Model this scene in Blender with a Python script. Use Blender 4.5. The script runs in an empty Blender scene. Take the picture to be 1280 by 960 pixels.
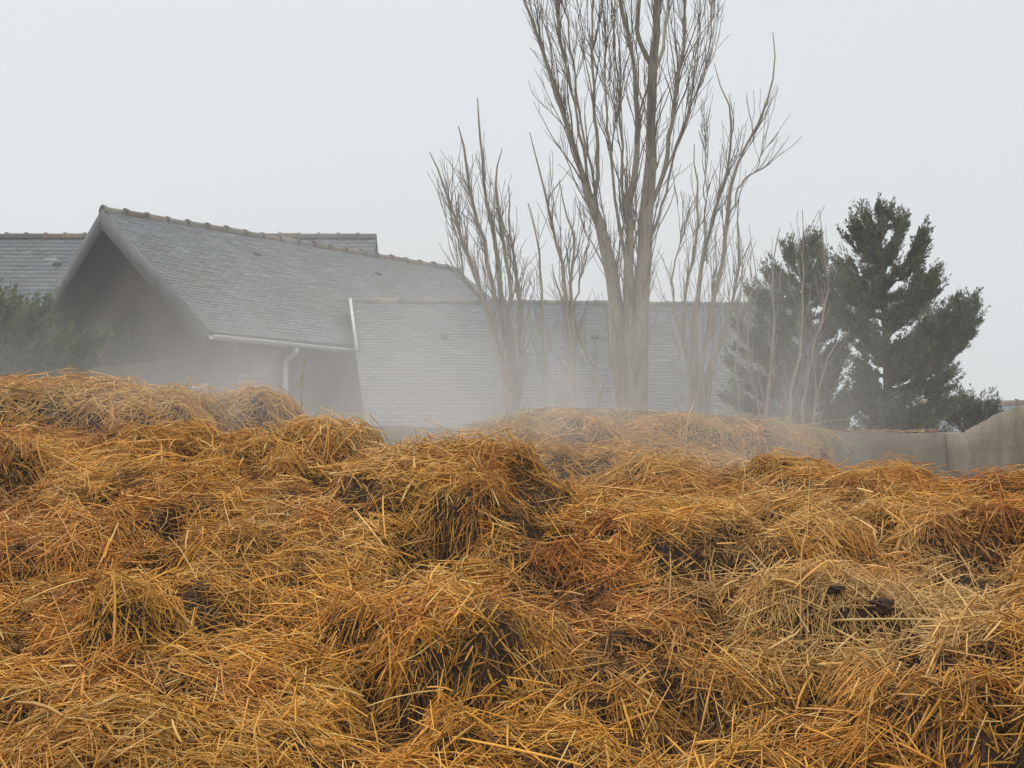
import bpy, math, random
import numpy as np
from mathutils import Vector

R = np.random.default_rng(7)
random.seed(7)
SC = bpy.context.scene
COL = SC.collection

# ------------------------------------------------------------------ camera geometry
F = 1422.0
EYE = np.array([0.0, 0.0, 1.65])
TH = math.atan(100.0 / F)
CT, ST = math.cos(TH), math.sin(TH)

def at(px, py, D):
    """World point on the sight line through a photo pixel at distance D (world Y)."""
    u = (np.asarray(px, float) - 640) / F
    v = (480 - np.asarray(py, float)) / F
    fy = CT - v * ST
    fz = ST + v * CT
    return np.array([u / fy * D, D + 0 * u, EYE[2] + fz / fy * D])

def proj(P):
    d = P - EYE
    f = d[..., 1] * CT + d[..., 2] * ST
    up = -d[..., 1] * ST + d[..., 2] * CT
    f = np.maximum(f, 0.05)
    return 640 + F * d[..., 0] / f, 480 - F * up / f

# ------------------------------------------------------------------ helpers
def tag(o, label=None, cat=None, group=None, kind=None):
    if label: o['label'] = label
    if cat: o['category'] = cat
    if group: o['group'] = group
    if kind: o['kind'] = kind
    return o

def empty(name, loc, **k):
    o = bpy.data.objects.new(name, None)
    o.empty_display_size = 0.2
    COL.objects.link(o)
    o.location = [float(c) for c in loc]
    tag(o, **k)
    return o

def np_mesh(name, V, faces, mat=None, parent=None, tint=None, smooth=False, origin=None):
    """faces: list of (n,k) int arrays. One mesh object. World coords V; parent's location is subtracted."""
    V = np.ascontiguousarray(V, dtype=np.float32)
    off = np.zeros(3, np.float32)
    chain = parent
    while chain is not None:
        off += np.array(chain.location, np.float32)
        chain = chain.parent
    loc = np.zeros(3, np.float32)
    if origin is not None:
        loc = np.asarray(origin, np.float32) - off
    V = V - off - loc
    me = bpy.data.meshes.new(name)
    me.vertices.add(len(V))
    me.vertices.foreach_set('co', V.ravel())
    loops = np.concatenate([np.asarray(f, np.int32).ravel() for f in faces if len(f)])
    sizes = np.concatenate([np.full(len(f), np.asarray(f).shape[1], np.int32) for f in faces if len(f)])
    starts = np.concatenate([[0], np.cumsum(sizes)[:-1]]).astype(np.int32)
    me.loops.add(len(loops))
    me.loops.foreach_set('vertex_index', loops)
    me.polygons.add(len(sizes))
    me.polygons.foreach_set('loop_start', starts)
    me.polygons.foreach_set('loop_total', sizes)
    if smooth:
        me.polygons.foreach_set('use_smooth', np.ones(len(sizes), bool))
    me.update(calc_edges=True)
    if tint is not None:
        a = me.color_attributes.new('tint', 'FLOAT_COLOR', 'POINT')
        c = np.ones((len(V), 4), np.float32)
        c[:, :3] = tint
        a.data.foreach_set('color', c.ravel())
    if mat: me.materials.append(mat)
    o = bpy.data.objects.new(name, me)
    COL.objects.link(o)
    if parent: o.parent = parent
    o.location = [float(c) for c in loc]
    return o

class MB:
    """Collects quads / boxes / prisms / tubes and links them as one mesh."""
    def __init__(s): s.V = []; s.Fq = []; s.Ft = []; s.n = 0
    def add(s, V, q=(), t=()):
        V = np.asarray(V, float).reshape(-1, 3)
        for f in q: s.Fq.append([i + s.n for i in f])
        for f in t: s.Ft.append([i + s.n for i in f])
        s.V.append(V); s.n += len(V)
        return s
    def quad(s, a, b, c, d): return s.add([a, b, c, d], q=[(0, 1, 2, 3)])
    def hexa(s, P):
        return s.add(P, q=[(3, 2, 1, 0), (4, 5, 6, 7), (0, 1, 5, 4), (1, 2, 6, 5), (2, 3, 7, 6), (3, 0, 4, 7)])
    def box(s, o, a, b, c):
        o, a, b, c = (np.asarray(q, float) for q in (o, a, b, c))
        return s.hexa([o, o + a, o + a + b, o + b, o + c, o + a + c, o + a + b + c, o + b + c])
    def prism(s, poly, ext):
        """closed prism of a convex polygon extruded by ext"""
        P = np.asarray(poly, float); n = len(P); ext = np.asarray(ext, float)
        b = s.n
        s.V.append(np.vstack([P, P + ext])); s.n += 2 * n
        for i in range(1, n - 1):
            s.Ft.append([b, b + i + 1, b + i]); s.Ft.append([b + n, b + n + i, b + n + i + 1])
        for i in range(n):
            j = (i + 1) % n
            s.Fq.append([b + i, b + j, b + n + j, b + n + i])
        return s
    def tube(s, path, rad, sides=8, cap=True):
        P = np.asarray(path, float); K = len(P)
        V, Q = tubes(P[None], np.broadcast_to(np.asarray(rad, float), (K,))[None], sides)
        b = s.n
        s.V.append(V); s.n += len(V)
        for f in Q: s.Fq.append([i + b for i in f])
        if cap:
            for r0, flip in ((0, True), ((K - 1) * sides, False)):
                for i in range(1, sides - 1):
                    f = [b + r0, b + r0 + i, b + r0 + i + 1]
                    s.Ft.append(f[::-1] if flip else f)
        return s
    def build(s, name, mat, parent=None, smooth=False, tint=None):
        V = np.vstack(s.V)
        fs = []
        if s.Fq: fs.append(np.array(s.Fq))
        if s.Ft: fs.append(np.array(s.Ft))
        return np_mesh(name, V, fs, mat, parent, tint, smooth)

def tubes(P, rad, S, spin=None):
    """P (N,K,3), rad (N,K) -> verts (N*K*S,3), quads."""
    N, K, _ = P.shape
    T = np.empty_like(P)
    T[:, 1:-1] = P[:, 2:] - P[:, :-2]; T[:, 0] = P[:, 1] - P[:, 0]; T[:, -1] = P[:, -1] - P[:, -2]
    T /= np.linalg.norm(T, axis=2, keepdims=True) + 1e-9
    m = T.mean(axis=1)
    ref = np.where(np.abs(m[:, 2:3]) > 0.75, np.array([[0.93, 0.36, 0.0]]), np.array([[0.0, 0.0, 1.0]]))
    ref = np.broadcast_to(ref[:, None], P.shape)
    A = np.cross(T, ref); A /= np.linalg.norm(A, axis=2, keepdims=True) + 1e-9
    B = np.cross(T, A)
    ang = np.arange(S) * 2 * math.pi / S
    if spin is None: ang = np.broadcast_to(ang, (N, S))
    else: ang = ang[None] + spin[:, None]
    V = P[:, :, None] + rad[:, :, None, None] * (np.cos(ang)[:, None, :, None] * A[:, :, None] + np.sin(ang)[:, None, :, None] * B[:, :, None])
    base = (np.arange(N) * K * S)[:, None, None]
    k = (np.arange(K - 1) * S)[None, :, None]
    s = np.arange(S)[None, None]
    s2 = (s + 1) % S
    Q = np.stack([base + k + s, base + k + s2, base + k + S + s2, base + k + S + s], axis=-1).reshape(-1, 4)
    return V.reshape(-1, 3), Q

def vnoise(x, y, scale, seed):
    """smooth value noise in 0..1"""
    g = np.random.default_rng(seed).random((256, 256))
    X = np.asarray(x) / scale + 1000.37; Y = np.asarray(y) / scale + 1000.91
    i = np.floor(X).astype(int); j = np.floor(Y).astype(int)
    u = X - i; v = Y - j
    u = u * u * (3 - 2 * u); v = v * v * (3 - 2 * v)
    a = g[i % 256, j % 256]; b = g[(i + 1) % 256, j % 256]; c = g[i % 256, (j + 1) % 256]; d = g[(i + 1) % 256, (j + 1) % 256]
    return (a * (1 - u) + b * u) * (1 - v) + (c * (1 - u) + d * u) * v

def sstep(a, b, x):
    t = np.clip((x - a) / (b - a), 0, 1)
    return t * t * (3 - 2 * t)

# ------------------------------------------------------------------ materials
def new_mat(name):
    m = bpy.data.materials.new(name); m.use_nodes = True
    nt = m.node_tree
    b = nt.nodes['Principled BSDF']
    return m, nt, b

def N(nt, typ, **kw):
    n = nt.nodes.new(typ)
    for k, v in kw.items():
        if k in n.inputs: n.inputs[k].default_value = v
        else: setattr(n, k, v)
    return n

def noise_ramp(nt, scale, stops, detail=5, rough=0.6, coord='Object', stretch=None, dist=0.0):
    tc = N(nt, 'ShaderNodeTexCoord')
    src = tc.outputs[coord]
    if stretch:
        mp = N(nt, 'ShaderNodeMapping'); mp.inputs['Scale'].default_value = stretch
        nt.links.new(src, mp.inputs['Vector']); src = mp.outputs['Vector']
    n = N(nt, 'ShaderNodeTexNoise', Scale=scale, Detail=detail, Roughness=rough, Distortion=dist)
    nt.links.new(src, n.inputs['Vector'])
    r = N(nt, 'ShaderNodeValToRGB')
    el = r.color_ramp.elements
    while len(el) < len(stops): el.new(0.5)
    for e, (p, c) in zip(el, stops):
        e.position = p; e.color = (c[0], c[1], c[2], 1)
    nt.links.new(n.outputs['Fac'], r.inputs['Fac'])
    return n, r

def mix(nt, a, b, fac, mode='MIX'):
    m = N(nt, 'ShaderNodeMix', data_type='RGBA', blend_type=mode)
    for sock, val in ((m.inputs[6], a), (m.inputs[7], b), (m.inputs[0], fac)):
        if hasattr(val, 'is_output'): nt.links.new(val, sock)
        elif isinstance(val, (int, float)): sock.default_value = val
        else: sock.default_value = (*val, 1)
    return m.outputs[2]

def bump(nt, b, h, strength=0.4, dist=0.02):
    n = N(nt, 'ShaderNodeBump', Strength=strength, Distance=dist)
    nt.links.new(h, n.inputs['Height']); nt.links.new(n.outputs['Normal'], b.inputs['Normal'])

def mottled(name, c0, c1, scale=6, rough=0.8, bmp=0.3, dist=0.02, stretch=None, c2=None, spec=0.3):
    m, nt, b = new_mat(name)
    st = [(0.3, c0), (0.7, c1)] if c2 is None else [(0.28, c0), (0.5, c1), (0.72, c2)]
    n, r = noise_ramp(nt, scale, st, stretch=stretch)
    n2, r2 = noise_ramp(nt, scale * 7.3, [(0.25, (0.72,) * 3), (0.75, (1.25,) * 3)], detail=3)
    nt.links.new(mix(nt, r.outputs[0], r2.outputs[0], 0.7, 'MULTIPLY'), b.inputs['Base Color'])
    b.inputs['Roughness'].default_value = rough
    b.inputs['Specular IOR Level'].default_value = spec
    if bmp: bump(nt, b, n2.outputs['Fac'], bmp, dist)
    return m

def tint_mat(name, rough=0.7, spec=0.3, var=0.35, scale=3.0, transl=None, bscale=None):
    """colour comes from each piece's own 'tint', with a little large-scale mottling"""
    m, nt, b = new_mat(name)
    a = N(nt, 'ShaderNodeAttribute', attribute_name='tint')
    n, r = noise_ramp(nt, scale, [(0.25, (1 - var,) * 3), (0.75, (1 + var,) * 3)], detail=4)
    nt.links.new(mix(nt, a.outputs['Color'], r.outputs[0], 1.0, 'MULTIPLY'), b.inputs['Base Color'])
    b.inputs['Roughness'].default_value = rough
    b.inputs['Specular IOR Level'].default_value = spec
    if bscale:
        n3, _ = noise_ramp(nt, bscale, [(0, (0,) * 3), (1, (1,) * 3)], detail=3)
        bump(nt, b, n3.outputs['Fac'], 0.5, 0.01)
    if transl:
        tr = N(nt, 'ShaderNodeBsdfTranslucent')
        nt.links.new(a.outputs['Color'], tr.inputs['Color'])
        ms = N(nt, 'ShaderNodeMixShader'); ms.inputs[0].default_value = transl
        out = nt.nodes['Material Output']
        nt.links.new(b.outputs[0], ms.inputs[1]); nt.links.new(tr.outputs[0], ms.inputs[2])
        nt.links.new(ms.outputs[0], out.inputs['Surface'])
    return m

M = {}
M['straw'] = tint_mat('straw', rough=0.5, spec=0.35, var=0.18, scale=2.5, transl=0.12)
M['manure'] = mottled('manure', (0.014, 0.009, 0.006), (0.04, 0.024, 0.013), scale=5, rough=0.75, bmp=0.9, dist=0.03, c2=(0.085, 0.042, 0.017), spec=0.25)
M['dung'] = mottled('dung', (0.04, 0.025, 0.016), (0.11, 0.066, 0.036), scale=22, rough=0.7, bmp=0.9, dist=0.01)
M['slate'] = tint_mat('slate', rough=0.62, spec=0.4, var=0.13, scale=0.9)
M['underroof'] = mottled('underroof', (0.05, 0.045, 0.04), (0.09, 0.08, 0.07), scale=3)
M['ridge'] = tint_mat('ridge', rough=0.85, var=0.4, scale=7.0, bscale=30)
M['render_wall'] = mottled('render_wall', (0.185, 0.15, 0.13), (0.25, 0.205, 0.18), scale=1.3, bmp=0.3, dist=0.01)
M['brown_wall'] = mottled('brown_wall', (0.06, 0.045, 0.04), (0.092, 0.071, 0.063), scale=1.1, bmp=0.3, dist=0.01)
M['eave_shade'] = mottled('eave_shade', (0.05, 0.05, 0.048), (0.08, 0.08, 0.076), scale=2, stretch=(6, 6, 0.6))  # darker grey carries the shade under the eave as colour
M['arch_shade'] = mottled('arch_shade', (0.007, 0.006, 0.006), (0.014, 0.012, 0.011), scale=2, stretch=(6, 6, .6))  # near-black: shade inside the arch painted as colour
M['gable_base'] = mottled('gable_base', (0.08, 0.061, 0.053), (0.12, 0.094, 0.083), scale=1.4, bmp=0.3, dist=0.01)
M['barge'] = mottled('barge', (0.115, 0.115, 0.12), (0.165, 0.165, 0.17), scale=3, stretch=(1, 1, 1))
M['zinc'] = mottled('zinc', (0.5, 0.49, 0.46), (0.64, 0.63, 0.6), scale=5, rough=0.45, bmp=0.05)
M['frame'] = mottled('frame', (0.42, 0.40, 0.36), (0.55, 0.53, 0.5), scale=5, rough=0.5, bmp=0.1)
M['shutter'] = mottled('shutter', (0.27, 0.25, 0.235), (0.33, 0.31, 0.29), scale=3, stretch=(10, 10, 0.7))
M['glass'] = mottled('glass', (0.02, 0.024, 0.028), (0.04, 0.045, 0.05), scale=1, rough=0.08, bmp=0, spec=0.6)
M['vent'] = mottled('vent', (0.06, 0.06, 0.063), (0.1, 0.1, 0.1), scale=9)
M['bark'] = mottled('bark', (0.19, 0.165, 0.13), (0.38, 0.335, 0.26), scale=5, rough=0.9, bmp=0.8, dist=0.02, stretch=(3, 3, 0.6), c2=(0.34, 0.31, 0.25))
M['twig'] = mottled('twig', (0.20, 0.165, 0.14), (0.31, 0.265, 0.225), scale=4, rough=0.8, bmp=0)
M['pale_bark'] = mottled('pale_bark', (0.24, 0.20, 0.15), (0.38, 0.33, 0.25), scale=6, rough=0.85, bmp=0.2)
M['needles'] = tint_mat('needles', rough=0.6, spec=0.25, var=0.35, scale=1.6, transl=0.15)
M['dark_bark'] = mottled('dark_bark', (0.06, 0.045, 0.035), (0.11, 0.085, 0.065), scale=8, rough=0.9, bmp=0.4)
M['leaf'] = tint_mat('leaf', rough=0.5, var=0.2, scale=8, transl=0.3)

# cast concrete with formwork lines, pits, damp streaks
def concrete_mat():
    m, nt, b = new_mat('concrete')
    n, r = noise_ramp(nt, 1.6, [(0.28, (0.16, 0.138, 0.098)), (0.5, (0.25, 0.22, 0.165)), (0.72, (0.34, 0.305, 0.235))], detail=7)
    n2, r2 = noise_ramp(nt, 2.2, [(0.35, (0.62, 0.6, 0.55)), (0.62, (1.05, 1.05, 1.03))], stretch=(1.6, 1.6, 0.3), detail=4)
    n3, r3 = noise_ramp(nt, 28, [(0.32, (0.35,) * 3), (0.40, (1,) * 3)], detail=2, stretch=(1, 1, 2.0))
    n4, r4 = noise_ramp(nt, 70, [(0.2, (0.82,) * 3), (0.8, (1.15,) * 3)], detail=2)
    c = mix(nt, r.outputs[0], r2.outputs[0], 0.8, 'MULTIPLY')
    c = mix(nt, c, r3.outputs[0], 0.55, 'MULTIPLY')
    n5, r5 = noise_ramp(nt, 1.0, [(0.36, (0.72,) * 3), (0.50, (1.04,) * 3)], detail=4, stretch=(.5, .5, 11))
    n6, r6 = noise_ramp(nt, 9, [(0.30, (0.5, .48, .44)), (0.42, (1,) * 3)], detail=5)
    c = mix(nt, c, r5.outputs[0], .6, 'MULTIPLY'); c = mix(nt, c, r6.outputs[0], .7, 'MULTIPLY')
    c = mix(nt, c, r4.outputs[0], 1.0, 'MULTIPLY')
    nt.links.new(c, b.inputs['Base Color'])
    b.inputs['Roughness'].default_value = 0.9
    bump(nt, b, n.outputs['Fac'], 0.6, 0.03)
    return m
M['concrete'] = concrete_mat()

def ground_mat():
    m, nt, b = new_mat('ground')
    n, r = noise_ramp(nt, 0.35, [(0.3, (0.06, 0.07, 0.03)), (0.5, (0.1, 0.085, 0.05)), (0.7, (0.16, 0.14, 0.1))], detail=8)
    nt.links.new(r.outputs[0], b.inputs['Base Color'])
    b.inputs['Roughness'].default_value = 0.95
    n2, _ = noise_ramp(nt, 6, [(0, (0,) * 3), (1, (1,) * 3)], detail=6)
    bump(nt, b, n2.outputs['Fac'], 0.6, 0.05)
    return m
M['ground'] = ground_mat()

# ------------------------------------------------------------------ ground
g = MB(); g.quad((-220, -60, 0), (220, -60, 0), (220, 330, 0), (-220, 330, 0))
tag(g.build('ground', M['ground']), kind='structure')

# ------------------------------------------------------------------ the muck heap: height field
GX0, GX1, GY0, GY1, GS = -6.6, 3.60, 0.55, 9.42, 0.02
gx = np.arange(GX0, GX1 + 1e-6, GS); gy = np.arange(GY0, GY1 + 1e-6, GS)
XX, YY = np.meshgrid(gx, gy, indexing='ij')

def base_h(x, y):
    z = np.interp(y, [0.55, 1.0, 2.0, 3.0, 4.0, 4.9, 5.5, 6.3, 7.5, 9.5], [0.02, 0.25, 0.53, 0.84, 1.19, 1.44, 1.48, 1.40, 1.32, 1.28])
    left = sstep(0.0, -2.6, x)
    z = z + 0.17 * left * sstep(4.2, 5.4, y)
    z = z + 0.10 * sstep(-0.6, 0.6, x) * 0
    z = z * (1 - 0.9 * sstep(-5.2, -6.5, x))
    return z

def solve_D(py, lift, x_px):
    best = 3.0
    for D in np.arange(2.2, 6.2, 0.02):
        p = at(x_px, py, D)
        if p[2] <= base_h(p[0], p[1]) + lift + 0.03:
            return D
        best = D
    return best

# piles: 0 main slope, 1 centre mound, 2 rear left pile, 3 pile over the back wall, 4 pale dome, 5 pile left of centre,
#        6 pile below the wall corner, 7 shaggy tuft, 8 left crest pile
# (pile, px, py_top, D or None, lift, rx px, ry m, hz m)
DOMES = [
    (2, 95, 467, 7.2, 0, 215, 0.9, 0.62), (2, 205, 482, 7.1, 0, 120, 0.7, 0.5), (2, -60, 500, 7.0, 0, 150, 0.8, 0.5),
    (2, 305, 483, 7.4, 0, 85, 0.45, 0.30), (2, 255, 505, 7.2, 0, 120, 0.6, 0.45),
    (5, 405, 520, 5.9, 0, 105, 0.5, 0.36), (5, 330, 532, 5.9, 0, 90, 0.45, 0.3),
    (8, 60, 536, 5.7, 0, 150, 0.55, 0.35), (8, 190, 538, 5.8, 0, 130, 0.5, 0.3), (8, -80, 530, 5.6, 0, 130, 0.6, 0.35),
    (1, 600, 545, 5.1, 0, 150, 0.44, 0.48), (1, 535, 556, 5.0, 0, 120, 0.42, 0.40),
    (0, 470, 590, None, 0.10, 120, 0.40, 0.34), (1, 682, 576, 5.0, 0, 88, 0.38, 0.38), (0, 750, 606, 5.0, 0, 110, 0.36, 0.30),
    (3, 700, 512, 8.7, 0, 130, 0.75, 0.62), (3, 830, 515, 8.9, 0, 130, 0.65, 0.55), (3, 950, 526, 9.1, 0, 95, 0.42, 0.40),
    (3, 625, 525, 8.4, 0, 80, 0.6, 0.5), (3, 720, 548, 7.6, 0, 170, 0.7, 0.5), (3, 600, 556, 7.2, 0, 120, 0.5, 0.4), (3, 860, 562, 7.8, 0, 130, 0.6, 0.35),
    (0, 830, 581, 5.8, 0, 130, 0.45, 0.30), (0, 985, 584, 5.9, 0, 140, 0.5, 0.28),
    (6, 1115, 580, 5.7, 0, 105, 0.42, 0.32), (6, 1205, 602, 5.2, 0, 100, 0.4, 0.34), (6, 1290, 628, 5.0, 0, 80, 0.4, 0.34),
    (0, 1010, 612, None, 0.06, 110, 0.32, 0.28), (0, 900, 628, None, 0.05, 120, 0.3, 0.26), (0, 1120, 640, None, 0.08, 150, 0.38, 0.34),
    (0, 1240, 690, None, 0.02, 90, 0.3, 0.28),
    (7, 905, 706, None, 0.09, 125, 0.34, 0.42), (7, 940, 740, None, 0.05, 110, 0.3, 0.34),
    (4, 1125, 746, None, 0.08, 175, 0.38, 0.36), (4, 1090, 790, None, 0.05, 120, 0.3, 0.30),
    (0, 45, 600, None, 0.08, 110, 0.34, 0.32), (0, 235, 592, None, 0.08, 160, 0.36, 0.30), (0, 120, 650, None, 0.08, 110, 0.3, 0.30),
    (0, 240, 655, None, 0.08, 120, 0.3, 0.32), (0, 380, 655, None, 0.06, 120, 0.3, 0.30), (0, 40, 735, None, 0.10, 115, 0.32, 0.36),
    (0, 520, 650, None, 0.05, 120, 0.3, 0.3), (0, 500, 735, None, 0.08, 150, 0.3, 0.32), (0, 650, 735, None, 0.02, 110, 0.28, 0.24),
    (0, 330, 720, None, 0.05, 110, 0.28, 0.28), (0, 165, 712, None, 0.04, 80, 0.22, 0.24), (0, 780, 690, None, 0.04, 110, 0.28, 0.26),
    (0, 790, 800, None, 0.07, 110, 0.26, 0.28), (0, 610, 800, None, 0.07, 130, 0.28, 0.28), (0, 240, 812, None, 0.08, 150, 0.28, 0.26),
    (0, 400, 812, None, 0.05, 110, 0.24, 0.24), (0, 950, 850, None, 0.06, 130, 0.26, 0.28), (0, 1235, 850, None, 0.09, 110, 0.26, 0.32),
    (0, 90, 890, None, 0.06, 150, 0.26, 0.24), (0, 560, 895, None, 0.06, 140, 0.26, 0.26), (0, 720, 905, None, 0.07, 120, 0.24, 0.26),
    (0, 1100, 920, None, 0.05, 130, 0.24, 0.24), (0, 330, 930, None, 0.05, 120, 0.22, 0.22), (0, -40, 820, None, 0.06, 90, 0.26, 0.26),
    (0, 1330, 760, None, 0.08, 110, 0.3, 0.3),
]
ZB = base_h(XX, YY)
ZB = ZB + (vnoise(XX, YY, 0.9, 1) - 0.5) * 0.14 + (vnoise(XX, YY, 0.4, 2) - 0.5) * 0.08
Z = ZB.copy()
ID = np.zeros(XX.shape, np.int8)
CXY = np.zeros(XX.shape + (2,)); CXY[..., 1] = 6.0      # centre the straw radiates from
WX = (vnoise(XX, YY, 0.35, 3) - 0.5) * 0.22; WY = (vnoise(XX, YY, 0.35, 4) - 0.5) * 0.22
WX += (vnoise(XX, YY, 0.12, 33) - 0.5) * 0.07; WY += (vnoise(XX, YY, 0.12, 34) - 0.5) * 0.07

def put_dome(pile, cx, cy, top, rx, ry, hz):
    dx = (XX + WX - cx) / rx; dy = (YY + WY - cy) / ry
    r2 = dx * dx + dy * dy
    zz = top - hz * (1 - np.sqrt(np.clip(1 - np.minimum(r2, 1) ** 1.15, 0, 1)))
    m = (r2 < 1) & (zz > Z)
    Z[m] = zz[m]; ID[m] = pile
    CXY[m] = (cx, cy + 0.25 * ry)

for (pile, px, py, D, lift, rpx, ry, hz) in DOMES:
    if D is None: D = solve_D(py, lift, px)
    p = at(px, py, D)
    # the peak shows at the crest line: centre the dome a little behind its visible top
    put_dome(pile, p[0], p[1], p[2] - (0.045 if pile == 1 else 0.07), rpx * D / F, ry, hz * (1.35 if pile else 1.45))

# many small clods riding on the big shapes
rc = np.random.default_rng(11)
for k in range(330):
    cx = rc.uniform(GX0 + 1.0, GX1 - 0.1); cy = rc.uniform(1.2, 8.8) if k % 4 == 0 else rc.uniform(2.2, 6.0)
    i = int((cx - GX0) / GS); j = int((cy - GY0) / GS)
    rr = rc.uniform(0.07, 0.17) if k % 3 else rc.uniform(0.18, 0.34)
    pile = int(ID[i, j]); c0 = CXY[i, j].copy()
    dx = (XX + WX - cx) / (rr * rc.uniform(1.0, 2.2)); dy = (YY + WY - cy) / rr
    r2 = dx * dx + dy * dy
    hz = rr * rc.uniform(0.5, 1.1)
    zz = Z[i, j] + rc.uniform(0.03, 0.085) - hz * (1 - np.sqrt(np.clip(1 - np.minimum(r2, 1), 0, 1)))
    m = (r2 < 1) & (zz > Z)
    Z[m] = zz[m]; ID[m] = pile
    CXY[m] = 0.5 * np.array([cx, cy + 0.1]) + 0.5 * c0

# hollows pulled out by the loader's tines (photo positions) where dark muck shows
HOLES = [(665, 622, 62, 48, .10), (540, 690, 55, 26, .12), (690, 745, 75, 40, .08), (905, 770, 42, 40, .12), (1140, 835, 30, 52, .12), (860, 915, 95, 45, .12),
         (490, 895, 60, 55, .12), (195, 720, 36, 24, .10), (440, 795, 34, 22, .10), (1225, 690, 62, 40, .12), (20, 598, 36, 28, .12), (330, 690, 30, 18, .08),
         (690, 678, 70, 14, .09), (955, 665, 45, 20, .08), (1255, 893, 26, 22, .10), (630, 712, 40, 14, .06), (20, 800, 26, 40, .08), (215, 668, 20, 18, .08), (320, 600, 28, 16, .06),
         (590, 880, 40, 24, .06), (1010, 880, 60, 30, .08), (1080, 705, 40, 12, .05), (400, 610, 26, 14, .05), (760, 850, 36, 18, .06), (1190, 600, 34, 18, .06), (120, 640, 26, 22, .06)]
G3 = np.stack([XX, YY, Z], -1)
PX, PY = proj(G3)
PATCH = np.zeros(XX.shape)
front = (YY < 6.2)
wob = (vnoise(XX, YY, 0.10, 21) - 0.5) * 0.9
for (hx, hy, ax, ay, dep) in HOLES:
    r = np.sqrt(((PX - hx) / ax) ** 2 + ((PY - hy) / ay) ** 2) + wob
    w = sstep(1.15, 0.55, r) * front
    PATCH = np.maximum(PATCH, w)
    Z -= dep * w * 0.9
Z += (vnoise(XX, YY, 0.07, 5) - 0.5) * 0.03 + (vnoise(XX, YY, 0.17, 6) - 0.5) * 0.05
Z = np.maximum(Z, 0.0)
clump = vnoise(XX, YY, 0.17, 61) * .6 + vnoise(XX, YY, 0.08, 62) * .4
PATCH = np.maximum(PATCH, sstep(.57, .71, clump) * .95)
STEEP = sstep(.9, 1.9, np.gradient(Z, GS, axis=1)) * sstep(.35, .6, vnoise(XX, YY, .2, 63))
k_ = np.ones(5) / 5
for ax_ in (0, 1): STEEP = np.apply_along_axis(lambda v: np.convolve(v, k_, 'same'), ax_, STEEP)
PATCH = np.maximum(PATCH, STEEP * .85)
G3 = np.stack([XX, YY, Z], -1)
PX, PY = proj(G3)

def grid_at(A, x, y):
    i = np.clip((x - GX0) / GS, 0, len(gx) - 1.001); j = np.clip((y - GY0) / GS, 0, len(gy) - 1.001)
    a = i.astype(int); b = j.astype(int); u = i - a; v = j - b
    if A.ndim == 3: u = u[..., None]; v = v[..., None]
    return (A[a, b] * (1 - u) + A[a + 1, b] * u) * (1 - v) + (A[a, b + 1] * (1 - u) + A[a + 1, b + 1] * u) * v

def grid_near(A, x, y):
    i = np.clip(np.rint((x - GX0) / GS).astype(int), 0, len(gx) - 1); j = np.clip(np.rint((y - GY0) / GS).astype(int), 0, len(gy) - 1)
    return A[i, j]

GZX = np.gradient(Z, GS, axis=0); GZY = np.gradient(Z, GS, axis=1)
AREA = np.sqrt(1 + np.minimum(GZX ** 2 + GZY ** 2, 9.0))

GROUP = 'piles of straw manure heaped in the concrete bay'
PILES = {
    0: ('muck_heap', 'broad slope of orange brown straw manure with dark hollows covering the foreground', 'muck heap'),
    1: ('straw_mound', 'rounded golden straw mound on the crest with a dark brown hollow in its front face', 'straw mound'),
    2: ('straw_mound', 'pale steaming straw mound farthest back, in front of the gabled house', 'straw mound'),
    3: ('straw_mound', 'hazy dull straw mound spilling over the top of the concrete back wall', 'straw mound'),
    4: ('straw_mound', 'pale yellow domed straw mound with dark dung lumps on its top', 'straw mound'),
    5: ('straw_mound', 'small golden straw mound below the white downpipe of the house', 'straw mound'),
    6: ('straw_mound', 'rusty orange straw mound below the corner of the concrete walls', 'straw mound'),
    7: ('straw_mound', 'shaggy yellow straw mound with stalks hanging over a dark hollow, beside the pale dome', 'straw mound'),
    8: ('straw_mound', 'long low orange straw mound at the left edge below the pale steaming mound', 'straw mound'),
}
ROOT = {}
nxg, nyg = XX.shape
idx = np.arange(nxg * nyg).reshape(nxg, nyg)
for pid, (nm, lab, cat) in PILES.items():
    m = ID == pid
    c = G3[m].mean(axis=0)
    ROOT[pid] = empty(nm, (c[0], c[1], 0.0), label=lab, cat=cat, group=GROUP)
    cell = ID[:-1, :-1] == pid
    q = np.stack([idx[:-1, :-1][cell], idx[1:, :-1][cell], idx[1:, 1:][cell], idx[:-1, 1:][cell]], -1)
    used, inv = np.unique(q, return_inverse=True)
    np_mesh('manure_core', G3.reshape(-1, 3)[used], [inv.reshape(-1, 4)], M['manure'], ROOT[pid], smooth=True)

# ------------------------------------------------------------------ straw stalks
def zone(px, py, gauss):
    w = np.zeros_like(px)
    for (cx, cy, ax, ay, s) in gauss:
        w += s * np.exp(-((px - cx) / ax) ** 2 - ((py - cy) / ay) ** 2)
    return np.clip(w, 0, 1)

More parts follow.
